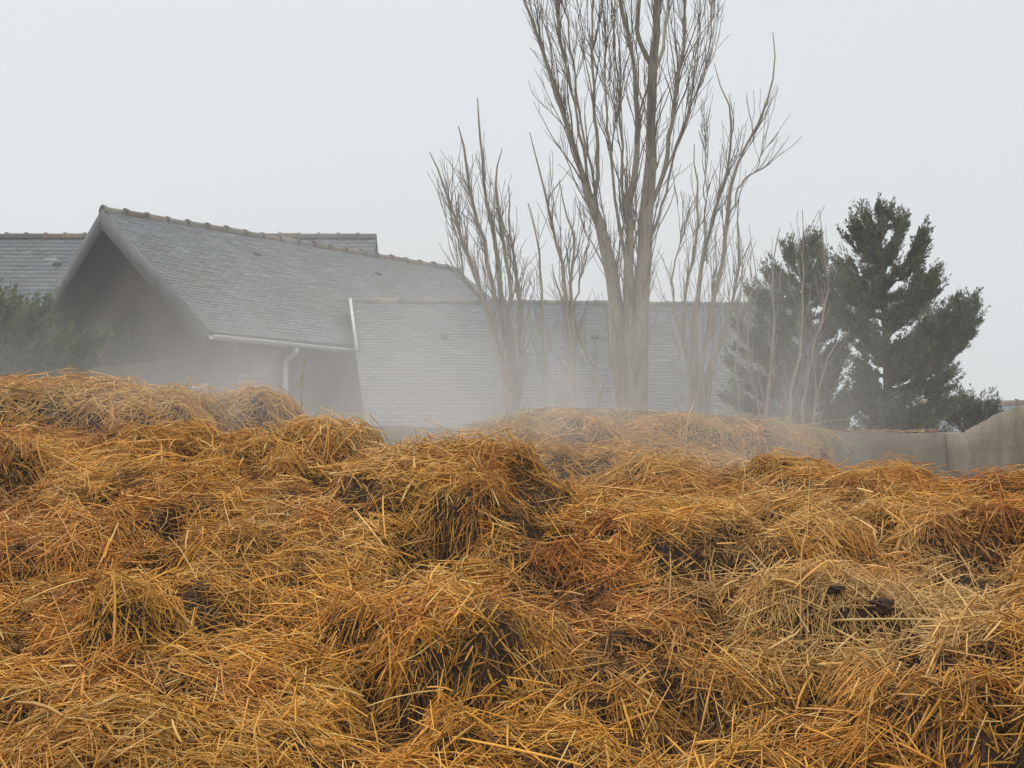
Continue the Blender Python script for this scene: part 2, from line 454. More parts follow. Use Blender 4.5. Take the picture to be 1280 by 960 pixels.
RED = [(20, 640, 70, 80, .65), (40, 545, 120, 22, .6), (700, 685, 110, 32, .55), (1190, 590, 90, 22, .6), (560, 780, 150, 60, .4), (760, 760, 110, 80, .5),
       (1240, 640, 60, 50, .45), (330, 630, 120, 30, .5), (1260, 870, 60, 40, .6), (700, 860, 120, 40, .4), (130, 690, 100, 26, .5), (560, 590, 80, 30, .3),
       (300, 870, 200, 40, .4), (1060, 690, 110, 25, .4), (60, 740, 60, 30, .3), (760, 625, 90, 30, .35)]
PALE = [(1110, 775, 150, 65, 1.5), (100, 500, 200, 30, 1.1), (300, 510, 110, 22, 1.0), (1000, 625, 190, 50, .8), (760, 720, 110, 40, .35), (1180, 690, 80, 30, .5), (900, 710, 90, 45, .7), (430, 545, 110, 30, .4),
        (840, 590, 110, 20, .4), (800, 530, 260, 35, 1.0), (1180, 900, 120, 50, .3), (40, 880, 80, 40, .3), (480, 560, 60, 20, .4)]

def cand(n, y0, y1, marg):
    """random surface points, area weighted, kept when near the visible frame"""
    w = AREA * (YY > y0) * (YY <= y1) * (PX > -640) * (PX < 1920) * (Z > 0.05)
    inside = (PX > -marg) & (PX < 1280 + marg)
    w = w * np.where(inside, 1.0, 0.38)
    n = int(n * w.sum() / w[inside].sum())
    cs = np.cumsum(w.ravel()); k = np.searchsorted(cs, R.random(n) * cs[-1])
    i, j = np.unravel_index(np.minimum(k, w.size - 1), w.shape)
    x = gx[i] + R.uniform(-.5, .5, n) * GS; y = gy[j] + R.uniform(-.5, .5, n) * GS
    return x, y, cs[-1] * GS * GS

def straw_layer(nb, per, y0, y1, marg, L0, L1, off, w0, w1, ang_sd, pitch_sd, conform, bright, keep_patch, spread=(0.05, 0.07)):
    bx, by, area = cand(nb, y0, y1, marg); nb = len(bx)
    gxs = grid_at(GZX, bx, by); gys = grid_at(GZY, bx, by)
    c = grid_near(CXY, bx, by)
    rad = np.arctan2(by - c[:, 1], bx - c[:, 0])
    down = np.arctan2(-gys, -gxs)
    a = np.arctan2(np.sin(rad) + 0.8 * np.sin(down), np.cos(rad) + 0.8 * np.cos(down))
    a += (vnoise(bx, by, 0.30, 8) - 0.5) * 4.4 + R.normal(0, 0.6, nb)
    flat = R.random(nb) < 0.40
    a = np.where(flat, R.choice([0.0, math.pi], nb) + R.normal(0, 0.5, nb), a)
    bt = R.normal(0, 1, nb)                         # each bundle's own colour drift
    n = nb * per
    rep = lambda v: np.repeat(v, per)
    A = rep(a) + R.normal(0, ang_sd, n)
    dxx, dyy = np.cos(rep(a)), np.sin(rep(a))
    s1 = R.normal(0, spread[1], n); s2 = R.normal(0, spread[0], n)
    x = rep(bx) + dxx * s1 - dyy * s2; y = rep(by) + dyy * s1 + dxx * s2
    ok = (x > GX0 + .1) & (x < GX1 - .06) & (y > GY0 + .1) & (y < GY1 - .05)
    pat = grid_at(PATCH, x, y)
    ok &= R.random(n) < (1 - (1 - keep_patch) * pat)
    x, y, A, pat, bt = x[ok], y[ok], A[ok], pat[ok], rep(bt)[ok]
    n = len(x)
    L = np.exp(R.normal(math.log(L0), L1, n)); L = np.clip(L, 0.025, 0.42)
    zx, zy = grid_at(GZX, x, y), grid_at(GZY, x, y)
    zx = np.clip(zx, -1.6, 1.6); zy = np.clip(zy, -1.6, 1.6)
    dx, dy = np.cos(A), np.sin(A)
    slope = zx * dx + zy * dy
    o = off * R.exponential(1.0, n); o = np.minimum(o, off * 3.2) - 0.004
    pitch = R.normal(0.02, pitch_sd, n)
    up = (R.random(n) < 0.035) & (L < .17)
    pitch = np.where(up, R.uniform(0.3, 1.0, n), pitch)
    K = 4
    t = np.linspace(-0.5, 0.5, K)[None]
    inv = 1 / np.sqrt(1 + slope ** 2)
    hx = (dx * L * inv)[:, None] * t; hy = (dy * L * inv)[:, None] * t
    bend = R.normal(0, 0.035, n)[:, None] * L[:, None] * (t * t * 4 - 0.3)
    kink = (R.random(n) < 0.25)[:, None] * R.normal(0, 0.32, n)[:, None] * L[:, None] * np.maximum(t - 0.05, 0)
    X = x[:, None] + hx - dy[:, None] * (bend * 0.6 + kink); Y = y[:, None] + hy + dx[:, None] * (bend * 0.6 + kink)
    z0 = grid_at(Z, x, y)
    line = z0[:, None] + (slope * inv + pitch)[:, None] * L[:, None] * t
    surf = grid_at(Z, np.clip(X, GX0, GX1), np.clip(Y, GY0, GY1))
    cf = np.where(up, 0.0, R.uniform(0.1, 1.0, n) * conform)[:, None]
    sc_ = surf[:, :1] + (surf[:, -1:] - surf[:, :1]) * (t + .5)
    zz = line * (1 - cf) + sc_ * cf + o[:, None]
    sag = -np.abs(R.normal(0, 0.03, n))[:, None] * L[:, None] * (t * t * 4)
    zz = zz + sag
    zz = np.maximum(zz, surf - 0.04)
    P = np.stack([X, Y, zz], -1)
    wd = np.where(R.random(n) < 0.14, w1 * R.uniform(1.0, 1.9, n), R.uniform(w0, w1, n)) * 0.5
    prof = np.array([0.75, 1.0, 1.0, 0.65])[None]
    rad_ = wd[:, None] * prof
    # colour
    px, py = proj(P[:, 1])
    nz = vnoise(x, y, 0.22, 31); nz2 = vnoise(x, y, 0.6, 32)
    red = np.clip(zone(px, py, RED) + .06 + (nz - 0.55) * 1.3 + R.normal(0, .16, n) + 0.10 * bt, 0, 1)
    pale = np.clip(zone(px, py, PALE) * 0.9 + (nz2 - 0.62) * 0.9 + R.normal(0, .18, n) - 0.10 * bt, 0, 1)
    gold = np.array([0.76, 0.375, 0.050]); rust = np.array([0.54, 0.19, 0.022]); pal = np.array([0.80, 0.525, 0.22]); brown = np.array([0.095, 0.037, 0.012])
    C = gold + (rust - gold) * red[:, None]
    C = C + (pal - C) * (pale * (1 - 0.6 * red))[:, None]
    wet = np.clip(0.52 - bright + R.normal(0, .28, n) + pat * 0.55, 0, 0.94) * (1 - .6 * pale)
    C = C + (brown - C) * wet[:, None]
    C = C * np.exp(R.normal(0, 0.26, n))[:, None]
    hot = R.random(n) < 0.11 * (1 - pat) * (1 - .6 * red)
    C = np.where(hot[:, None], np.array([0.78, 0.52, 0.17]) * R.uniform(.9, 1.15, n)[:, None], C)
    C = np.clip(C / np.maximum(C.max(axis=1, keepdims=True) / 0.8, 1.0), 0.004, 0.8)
    return P, rad_, C, grid_near(ID, x, y)

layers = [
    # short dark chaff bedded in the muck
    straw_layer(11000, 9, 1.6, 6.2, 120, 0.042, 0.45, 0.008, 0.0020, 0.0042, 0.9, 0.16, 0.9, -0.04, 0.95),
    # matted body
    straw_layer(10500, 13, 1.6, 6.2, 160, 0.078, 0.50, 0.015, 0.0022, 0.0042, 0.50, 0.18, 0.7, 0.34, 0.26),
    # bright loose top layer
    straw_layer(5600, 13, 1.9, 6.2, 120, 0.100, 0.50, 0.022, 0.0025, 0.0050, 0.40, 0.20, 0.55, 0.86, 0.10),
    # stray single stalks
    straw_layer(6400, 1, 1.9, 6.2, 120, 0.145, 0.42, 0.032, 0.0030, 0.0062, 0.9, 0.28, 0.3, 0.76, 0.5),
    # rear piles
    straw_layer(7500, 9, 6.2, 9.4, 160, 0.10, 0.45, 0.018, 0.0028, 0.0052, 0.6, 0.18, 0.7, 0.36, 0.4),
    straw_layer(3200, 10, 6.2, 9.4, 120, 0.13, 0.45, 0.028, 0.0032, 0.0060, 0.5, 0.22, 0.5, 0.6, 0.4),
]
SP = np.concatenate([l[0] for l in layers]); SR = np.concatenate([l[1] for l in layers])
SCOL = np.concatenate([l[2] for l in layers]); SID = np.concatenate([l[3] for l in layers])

# straw hanging over and lying along the wall top
WALL_Y, WALL_T = 9.46, 0.24
n = 2600
wx = np.concatenate([R.uniform(-0.4, 2.35, n), R.uniform(0.2, 2.55, 700)])
n = len(wx)
A = R.normal(-1.2, 0.7, n); A[R.random(n) < .35] += 1.3
L = np.clip(np.exp(R.normal(math.log(.22), .35, n)), .06, .5)
t = np.linspace(0, 1, 4)[None]
thick = np.interp(wx, [-.4, .2, 1.2, 2.0, 2.5], [.05, .20, .16, .10, .02])
zt = 1.93 + R.random(n) * thick
yy0 = R.uniform(WALL_Y - 0.12, WALL_Y + 0.22, n)
X = wx[:, None] + np.cos(A)[:, None] * L[:, None] * t; Y = yy0[:, None] + np.sin(A)[:, None] * L[:, None] * t
Y = np.where(X > 0, Y, Y)
drop = np.maximum(WALL_Y - Y, 0)
Zs = zt[:, None] - (0.25 + drop * 2.2) * L[:, None] * t * t * np.abs(R.normal(.8, .5, n))[:, None] + R.normal(0, .08, n)[:, None] * t * L[:, None]
Pw = np.stack([X, Y, Zs], -1)
Cw = np.array([.46, .30, .10]) * np.exp(R.normal(0, .28, n))[:, None]
SP = np.concatenate([SP, Pw]); SR = np.concatenate([SR, np.tile(R.uniform(.0018, .0033, n)[:, None], (1, 4))]); SCOL = np.concatenate([SCOL, Cw]); SID = np.concatenate([SID, np.full(n, 3, np.int8)])
n = 160
wx = R.uniform(2.3, 3.55, n); A = R.uniform(0, 6.28, n); L = R.uniform(.02, .12, n)
X = wx[:, None] + np.cos(A)[:, None] * L[:, None] * (t - .5); Y = (WALL_Y + R.uniform(.0, .2, n))[:, None] + np.sin(A)[:, None] * L[:, None] * (t - .5)
Zs = 1.918 + R.random(n)[:, None] * .02 + R.normal(0, .12, n)[:, None] * L[:, None] * (t - .5)
SP = np.concatenate([SP, np.stack([X, Y, Zs], -1)]); SR = np.concatenate([SR, np.tile(R.uniform(.002, .005, n)[:, None], (1, 4))])
SCOL = np.concatenate([SCOL, np.where((R.random(n) < .35)[:, None], np.array([.36, .14, .06]), np.array([.5, .36, .15])) * R.uniform(.6, 1.2, (n, 1))]); SID = np.concatenate([SID, np.full(n, 3, np.int8)])

print('stalks', len(SP))
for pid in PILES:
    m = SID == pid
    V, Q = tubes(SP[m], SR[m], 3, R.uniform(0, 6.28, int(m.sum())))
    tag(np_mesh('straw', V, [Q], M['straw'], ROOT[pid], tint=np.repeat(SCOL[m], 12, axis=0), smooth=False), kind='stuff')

def stalk(name, label, pts, r, col, group=None):
    P = np.array(pts, float)
    k = 9
    s = np.linspace(0, len(P) - 1, k)
    Q = np.stack([np.interp(s, np.arange(len(P)), P[:, i]) for i in range(3)], -1)
    V, q = tubes(Q[None], np.interp(np.linspace(0, 1, k), [0, .9, 1], [r, r * .9, r * .5])[None], 6)
    o = np_mesh(name, V, [q], M['straw'], tint=np.tile(np.array(col), (len(V), 1)), smooth=True, origin=P[0])
    tag(o, label, 'straw stalk', group)
    return o

SG = 'long loose straw stalks on the heap'
stalk('straw_stalk', 'long pale stalk standing upright before the concrete back wall', [at(856, 578, 8.0), at(857, 545, 8.0), at(861, 520, 8.0), at(868, 503, 8.05)], .0065, (.6, .48, .26), SG)
stalk('straw_stalk', 'stiff straw stalk sticking up against the pale wall of the gabled house', [at(222, 500, 7.0), at(231, 483, 7.0), at(240, 467, 7.02)], .0065, (.55, .42, .2), SG)
stalk('straw_stalk', 'long straw stalk lying level across the pale domed mound under the dung lumps', [at(1018, 776, 3.66), at(1090, 774, 3.58), at(1150, 774, 3.62), at(1190, 777, 3.66)], .0042, (.62, .44, .16), SG)

# dung lumps
def lump(label, px, py, D, r, seed):
    rr = np.random.default_rng(seed)
    p = at(px, py, D)
    p[2] = float(grid_at(Z, np.array([p[0]]), np.array([p[1]]))[0]) + 0.036
    nu, nv = 26, 16
    V = []
    for i in range(nv + 1):
        th = math.pi * i / nv
        for j in range(nu):
            ph = 2 * math.pi * j / nu
            d = np.array([math.sin(th) * math.cos(ph), math.sin(th) * math.sin(ph), math.cos(th)])
            k = 1 + .28 * math.sin(3.1 * d[0] + seed) * math.cos(2.7 * d[1] + 2 * seed) + .2 * math.sin(6 * d[2] + 4 * d[0] + seed) + .15 * rr.normal() * (0 < i < nv)
            V.append(p + d * r * k * np.array([1.25, 1, .8]))
    q = [[i * nu + j, i * nu + (j + 1) % nu, (i + 1) * nu + (j + 1) % nu, (i + 1) * nu + j] for i in range(nv) for j in range(nu)]
    o = np_mesh('dung_lump', np.array(V), [np.array(q)], M['dung'], origin=p, smooth=True)
    tag(o, label, 'dung lump', 'dark dung lumps on the pale straw mound')
lump('largest dark dung lump on top of the pale domed straw mound', 1102, 768, 3.66, .026, 1)
lump('small round dark dung lump beside the largest lump, toward the shaggy mound', 1046, 771, 3.66, .017, 2)
lump('dark dung lump just below the largest lump on the pale mound', 1112, 784, 3.58, .018, 3)
lump('small dark dung lump half hidden right of the largest lump', 1178, 781, 3.62, .016, 5)

# ------------------------------------------------------------------ concrete bay walls
def rough_wall(name, label, path, tops, thick_dir, parent=None):
    """cast wall along path (list of xy), with uneven top heights"""
    path = np.array(path, float); seg = np.r_[0, np.cumsum(np.linalg.norm(np.diff(path, axis=0), axis=1))]
    s = np.arange(0, seg[-1] + 1e-6, 0.05)
    xy = np.stack([np.interp(s, seg, path[:, 0]), np.interp(s, seg, path[:, 1])], -1)
    zt = np.interp(s, seg, tops)
    rr = np.random.default_rng(len(s))
    zf = zt + rr.normal(0, .006, len(s)) + (vnoise(s, s * 0, .3, 41) - .5) * .03
    zb = zt + rr.normal(0, .006, len(s)) + (vnoise(s, s * 0, .3, 42) - .5) * .03
    d = np.array(thick_dir, float)
    nz = 14
    V = []; q = []
    ncol = 2 * nz + 2
    for i in range(len(s)):
        for k in range(nz + 1):
            f = k / nz
            V.append([xy[i, 0], xy[i, 1], zf[i] * f])
        for k in range(nz, -1, -1):
            f = k / nz
            V.append([xy[i, 0] + d[0], xy[i, 1] + d[1], zb[i] * f])
    V = np.array(V)
    for i in range(len(s) - 1):
        a = i * ncol; b = a + ncol
        for k in range(ncol):
            k2 = (k + 1) % ncol
            q.append([a + k, b + k, b + k2, a + k2])
    caps = []
    for a in (0, (len(s) - 1) * ncol):
        for k in range(nz):
            caps.append([a + k, a + k + 1, a + ncol - 2 - k, a + ncol - 1 - k])
    o = np_mesh(name, V, [np.array(q + caps)], M['concrete'], origin=(path[0][0], path[0][1], 0))
    tag(o, label, 'concrete wall', 'concrete walls of the muck bay', 'thing')
    return o
cx, cy = at(1182, 541, WALL_Y)[:2]
rough_wall('concrete_wall', 'stained concrete back wall of the bay, partly under straw, before the conifers',
           [(-5.6, WALL_Y), (-1.2, WALL_Y), (0.5, WALL_Y), (cx - .003, WALL_Y)], [1.97, 1.97, 1.93, 1.905], (0, WALL_T))
rough_wall('concrete_wall', 'streaked concrete side wall with its top edge curving up towards the viewer',
           [(cx, WALL_Y + WALL_T), (cx, 9.1), (cx + .02, 8.75), (cx + .03, 8.45), (cx + .04, 8.2), (cx + .06, 7.4), (cx + .1, 4.0)],
           [1.905, 1.91, 1.965, 2.03, 2.065, 2.10, 2.2], (0.24, 0))

# ------------------------------------------------------------------ slate roofs
def slate_roof(A, B, C, D, expo=0.115, width=0.2, col=(0.20, 0.215, 0.225), seed=0, var=0.09, lichen=0.0):
    """A,B eave left->right, C,D ridge right->left. returns verts, quads, tint for overlapping slates"""
    rr = np.random.default_rng(seed)
    A, B, C, D = (np.asarray(p, float) for p in (A, B, C, D))
    nrm = np.cross(B - A, D - A); nrm /= np.linalg.norm(nrm)
    if nrm[2] < 0: nrm = -nrm
    rows = int(max(np.linalg.norm(D - A), np.linalg.norm(C - B)) / expo)
    V = []; T = []
    for r in range(rows):
        f0, f1 = r / rows, min((r + 1.25) / rows, 1.0)
        l0, r0 = A + (D - A) * f0, B + (C - B) * f0
        l1, r1 = A + (D - A) * f1, B + (C - B) * f1
        nn = max(2, int(np.linalg.norm(r0 - l0) / width))
        ph = (r % 2) * 0.5
        e = np.clip((np.arange(nn + 2) - ph + rr.normal(0, .02, nn + 2)) / nn, 0, 1)
        a, b = e[:-1], e[1:]
        k = (b - a) > 1e-3
        a, b = a[k] + .0006, b[k] - .0006
        m = len(a)
        lift = np.abs(rr.normal(.009, .003, (m, 1))); jit = rr.normal(0, .006, (m, 1))
        up = (l1 - l0) / np.linalg.norm(l1 - l0)
        p0 = l0 + (r0 - l0) * a[:, None] + up * jit + nrm * lift; p1 = l0 + (r0 - l0) * b[:, None] + up * jit + nrm * (lift + rr.normal(0, .002, (m, 1)))
        p2 = l1 + (r1 - l1) * b[:, None] + nrm * .002; p3 = l1 + (r1 - l1) * a[:, None] + nrm * .002
        q0, q1 = p0 - nrm * .011, p1 - nrm * .011
        V.append(np.stack([p0, p1, p2, p3, q0, q1], 1))
        c = np.array(col)[None] * np.exp(rr.normal(0, var, (m, 1))) * (1 + rr.normal(0, .03, (m, 3)))
        mid = (p0 + p2) / 2
        ln = vnoise(mid[:, 0] + mid[:, 1], mid[:, 2] * 1.3, .9, 51 + seed)
        w = np.clip((ln - .6) * 3.0, 0, 1)[:, None] * lichen
        c = c * (1 - w) + np.array([.17, .155, .10]) * w
        T.append(np.repeat(c[:, None], 6, axis=1))
    V = np.concatenate(V); T = np.concatenate(T)
    n = len(V)
    b = (np.arange(n) * 6)[:, None]
    Q = np.concatenate([b + np.array([[0, 1, 2, 3]]), b + np.array([[4, 5, 1, 0]])])
    return V.reshape(-1, 3), Q, T.reshape(-1, 3)

def roof_part(parent, slopes, slab=0.09, name='roof', **kw):
    """one mesh: slab under each slope plus its slates"""
    Vs, Qs, Ts = [], [], []; n = 0
    for i, (A, B, C, D) in enumerate(slopes):
        V, Q, T = slate_roof(A, B, C, D, seed=kw.get('seed', 0) + i * 17, **{k: v for k, v in kw.items() if k != 'seed'})
        Vs.append(V); Qs.append(Q + n); Ts.append(T); n += len(V)
        P = [np.asarray(p, float) for p in (A, B, C, D)]
        nrm = np.cross(P[1] - P[0], P[3] - P[0]); nrm /= np.linalg.norm(nrm)
        if nrm[2] < 0: nrm = -nrm
        H = np.array([p - nrm * slab for p in P] + [p - nrm * .003 for p in P])
        Vs.append(H); Ts.append(np.tile(np.array([.085, .08, .075]), (8, 1)))
        Qs.append(np.array([(3, 2, 1, 0), (4, 5, 6, 7), (0, 1, 5, 4), (1, 2, 6, 5), (2, 3, 7, 6), (3, 0, 4, 7)]) + n); n += 8
    return np_mesh(name, np.concatenate(Vs), [np.concatenate(Qs)], M['slate'], parent, np.concatenate(Ts))

def ridge_tiles(parent, a, b, step=0.42, r=0.12, cols=((.21, .19, .165), (.26, .2, .16), (.23, .21, .18)), seed=0, bulge=1.25):
    """half-round ridge tiles with a raised collar at each joint: one mesh"""
    rr = np.random.default_rng(seed)
    a, b = np.asarray(a, float), np.asarray(b, float)
    L = np.linalg.norm(b - a); n = max(2, round(L / step)); d = (b - a) / L
    side = np.cross(d, (0, 0, 1)); side /= np.linalg.norm(side); up = np.cross(side, d)
    V = []; Q = []; T = []; S = 7
    for k in range(n):
        s0, s1 = L * k / n, L * (k + 1) / n
        dz = rr.normal(0, .006)
        st = [(s0 - .01, r * bulge), (s0 + .05, r * bulge), (s0 + .051, r), (s1 - .012, r * .97)]
        c = np.array(cols[rr.integers(len(cols))]) * np.exp(rr.normal(0, .12))
        base = len(V)
        for (s, q) in st:
            for j in range(S):
                an = -0.25 + (math.pi + .5) * j / (S - 1)
                V.append(a + d * s + side * math.cos(an) * q + up * (math.sin(an) * q * .95 - .035 + dz)); T.append(c)
        for i in range(3):
            for j in range(S - 1):
                o = base + i * S + j
                Q.append([o, o + 1, o + S + 1, o + S])
        cap = [base + j for j in range(S)]
        for j in range(1, S - 2, 2):
            Q.append([cap[0], cap[j], cap[j + 1], cap[j + 2]] if j + 2 < S else [cap[0], cap[j], cap[j + 1], cap[j + 1]])
        cap = [base + 3 * S + j for j in range(S)]
        for j in range(1, S - 2, 2):
            Q.append([cap[0], cap[j], cap[j + 1], cap[j + 2]])
    return np_mesh('ridge_tiles', np.array(V), [np.array(Q)], M['ridge'], parent, np.array(T), smooth=False)

# ---- gabled house
rd = np.array([.69, .724, 0]); rd /= np.linalg.norm(rd)           # along the ridge
gd = np.array([-rd[1], rd[0], 0])                                 # from right eave to left eave
UP = np.array([0, 0, 1.0])
Pe = at(263, 415, 19.0)
u130 = (130 - 640) / F
w = 0.5
for w in np.arange(1, 6, .01):
    p = Pe + gd * w
    h = at(130, 260, p[1])
    if h[0] >= p[0]: break
Pa = Pe + gd * w; Pa[2] = at(130, 262, Pa[1])[2]
Wd = w
Pl = Pe + gd * 2 * w
L = 6.0
for L in np.arange(4, 16, .02):
    q = Pa + rd * L
    if proj(q)[0] >= 571: break
RL = L
house = empty('gabled_house', (Pa[0], Pa[1], 0), label='grey slate roofed house with a deep dark gable and an arched recess', cat='house')
roofm = roof_part(house, [(Pe, Pe + rd * RL, Pa + rd * RL, Pa), (Pl + rd * RL, Pl, Pa, Pa + rd * RL)], seed=3, lichen=.35, col=(.185, .197, .204))
ridge_tiles(house, Pa - rd * .03, Pa + rd * (RL + .05), step=.46, r=.11, seed=4)
zs = Pe[2]; za = Pa[2]
wall_in = .75                                   # gable wall set back under the verge
ev = .32                                        # eave overhang
slope = (za - zs) / Wd
c_r = Pe + rd * wall_in + gd * ev               # wall line right
c_l = Pl + rd * wall_in - gd * ev
def zat(k): return zs + slope * k - .13         # underside height at distance k from eave
side_end = 2.6                                  # length of the near wall up to the downpipe
for side_end in np.arange(1, 7, .02):
    if proj(c_r + rd * side_end)[0] >= 361: break
# upper gable panel: brown, pentagonal with an arched opening cut in
def gpt(k, z, back=0.0):                        # point on the gable wall at distance k from the right wall corner
    p = c_r + gd * k + rd * back
    return np.array([p[0], p[1], z])
Wg = 2 * Wd - 2 * ev
# arch location by photo: centre px 159, top 386
def k_at(px):
    for k in np.arange(0, Wg, .01):
        if proj(gpt(k, 3.0))[0] <= px: return k
    return Wg * .5
ka = k_at(160); kr = k_at(192)
ra = max(.6, abs(ka - kr))
arch_c = at(160, 387, gpt(ka, 3)[1])[2] - ra * .93
split_z = arch_c - .62
for zz_ in np.arange(1.5, 4.0, .01):
    if proj(gpt(.6, zz_))[1] <= 441: split_z = zz_; break
gw = MB()
NA = 28
th = np.linspace(0, math.pi, NA)
def top_z(k): return zat(ev + k) if k <= Wg / 2 else zat(ev + Wg - k)
T_IN = .2
gbot = split_z
arch_pts = [(ka - ra * math.cos(t_), arch_c + ra * .93 * math.sin(t_)) for t_ in th]       # right to left
cols_k = [0] + [p[0] for p in arch_pts] + [Wg]
# strips: right pier, above arch, left pier
def strip(k0, k1, z0a, z0b, z1a, z1b):
    gw.add([gpt(k0, z0a), gpt(k1, z0b), gpt(k1, z0b, T_IN), gpt(k0, z0a, T_IN), gpt(k0, z1a), gpt(k1, z1b), gpt(k1, z1b, T_IN), gpt(k0, z1a, T_IN)], q=[(0, 4, 5, 1), (0, 1, 2, 3), (2, 6, 7, 3), (4, 7, 6, 5)])
half = Wg / 2
def pier(k0, k1):
    ks = [k0, k1] if not (k0 < half < k1) else [k0, half, k1]
    for a_, b_ in zip(ks[:-1], ks[1:]): strip(a_, b_, gbot, gbot, top_z(a_), top_z(b_))
pier(0, ka - ra); pier(ka + ra, Wg)
for k_, d_ in ((ka - ra, 1), (ka + ra, -1)):
    if arch_c > gbot: gw.quad(gpt(k_, gbot), gpt(k_, arch_c), gpt(k_, arch_c, T_IN), gpt(k_, gbot, T_IN))
for (k0, z0), (k1, z1) in zip(arch_pts[:-1], arch_pts[1:]):
    z0 = max(z0, gbot); z1 = max(z1, gbot)
    ks = [(k0, z0), (k1, z1)]
    strip(k0, k1, z0, z1, top_z(k0), top_z(k1))
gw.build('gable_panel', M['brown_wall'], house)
lw = MB()
lower_t = .30
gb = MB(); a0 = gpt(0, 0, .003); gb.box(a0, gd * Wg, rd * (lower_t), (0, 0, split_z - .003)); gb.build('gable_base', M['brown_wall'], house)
lw.box(gpt(0, 0, lower_t - .02), rd * (side_end - lower_t + .02), gd * .3, (0, 0, zs - .16))
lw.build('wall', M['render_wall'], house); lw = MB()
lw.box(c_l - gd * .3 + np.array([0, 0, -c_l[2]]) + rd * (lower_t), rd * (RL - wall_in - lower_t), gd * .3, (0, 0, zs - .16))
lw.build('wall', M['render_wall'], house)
# arched recess: set-back window, the opening's shade put into its near-black colour
win = MB()
win.add([gpt(ka, arch_c - .9, .09)] + [gpt(k, z, .09) for k, z in arch_pts], t=[(0, i, i + 1) for i in range(1, NA)])
win.add([gpt(ka - ra, arch_c + .0, .091), gpt(ka + ra, arch_c, .091), gpt(ka + ra, gbot - .3, .091), gpt(ka - ra, gbot - .3, .091)], q=[(0, 1, 2, 3)])
wn = win.build('arched_window', M['arch_shade'], house)
fr = MB()
for kk in (.02,):
    fr.box(gpt(ka + kk * ra, gbot - .2, .05), gd * .06, rd * .04, (0, 0, arch_c - gbot + .2 + ra * .8))
fr.build('frame', M['arch_shade'], wn)
pn = MB()
pn.box(gpt(ka - .86 * ra, gbot - .1, .075), gd * ra * 1.72, rd * .01, (0, 0, arch_c - gbot + .1))
pn.build('pane', M['arch_shade'], wn)
# verge boards and soffit
thick = .045
for sgn, E in ((1, Pe), (-1, Pl)):
    b_ = MB()
    d_ = Pa - E; ln_ = np.linalg.norm(d_); d_ = d_ / ln_
    nd = np.cross(d_, rd) * sgn; nd = nd if nd[2] < 0 else -nd
    st0 = E - rd * .03 + nd * .0
    b_.hexa([E - rd * thick + nd * .30, Pa - rd * thick + UP * -.375, Pa - rd * thick - UP * -.0, E - rd * thick,
             E - rd * .002 + nd * .30, Pa - rd * .002 + UP * -.375, Pa - rd * .002, E - rd * .002])
    b_.build('bargeboard', M['barge'], house)
sf = MB()
for E, s in ((Pe, 1), (Pl, -1)):
    d_ = Pa - E; dn = np.array([0, 0, -.125])
    sf.quad(E + dn + rd * .01, Pa + dn + rd * .01, Pa + dn + rd * (wall_in + .02), E + dn + rd * (wall_in + .02))
sf.build('soffit', M['eave_shade'], house)
# recessed house wall after the downpipe, eave shade put into its dark grey
rc_ = MB()
rec = 1.3
o_ = c_r + rd * side_end + gd * rec; o_[2] = 0
rc_.box(o_, rd * (RL - side_end - wall_in), gd * .2, (0, 0, zs + .5))
o2 = c_r + rd * (side_end - .003) + gd * .303; o2[2] = 0
rc_.box(o2, -rd * .12, gd * (rec - .1), (0, 0, zs + .2))
rc_.build('recess_wall', M['eave_shade'], house)
# gutter, downpipe
gl = 0
gt = MB()
ga = Pe - gd * .06 + UP * -.05 - rd * .02
gend = 5.0
for gend in np.arange(2, 9, .02):
    if proj(ga + rd * gend)[0] >= 451: break
seg = np.linspace(0, 1, 9)
NS = 9
V = []; Q = []
for s in seg:
    p = ga + rd * gend * s - UP * (.03 * s)
    for rr_ in (.085, .07):
        for j in range(NS):
            an = math.pi + math.pi * j / (NS - 1)
            V.append(p + gd * math.cos(an) * rr_ + UP * math.sin(an) * rr_)
st_ = 2 * NS
for i in range(len(seg) - 1):
    for j in range(NS - 1):
        a = i * st_ + j
        Q.append([a, a + st_, a + st_ + 1, a + 1]); a += NS; Q.append([a, a + 1, a + st_ + 1, a + st_])
    for j in (0, NS - 1):
        a = i * st_ + j; Q.append([a, a + NS, a + NS + st_, a + st_])
for i in (0, (len(seg) - 1) * st_):
    for j in range(NS - 1): Q.append([i + j, i + j + 1, i + NS + j + 1, i + NS + j])
np_mesh('gutter', np.array(V), [np.array(Q)], M['zinc'], house, smooth=False)
dpx = MB()
s_o = 1.0
for s_o in np.arange(1, 7, .02):
    if proj(ga + rd * s_o)[0] >= 370: break
top = ga + rd * s_o - UP * .1
wallp = c_r + rd * (side_end - .14) - gd * .075
w0 = np.array([wallp[0], wallp[1], top[2] - .24])
dpx.tube([top, top - UP * .07, top * .93 + w0 * .07 - UP * .075, top * .1 + w0 * .9 + UP * .03, w0, w0 - UP * .08, w0 - UP * (w0[2] - .1)], .05, 10)
dpx.build('downpipe', M['zinc'], house, smooth=True)
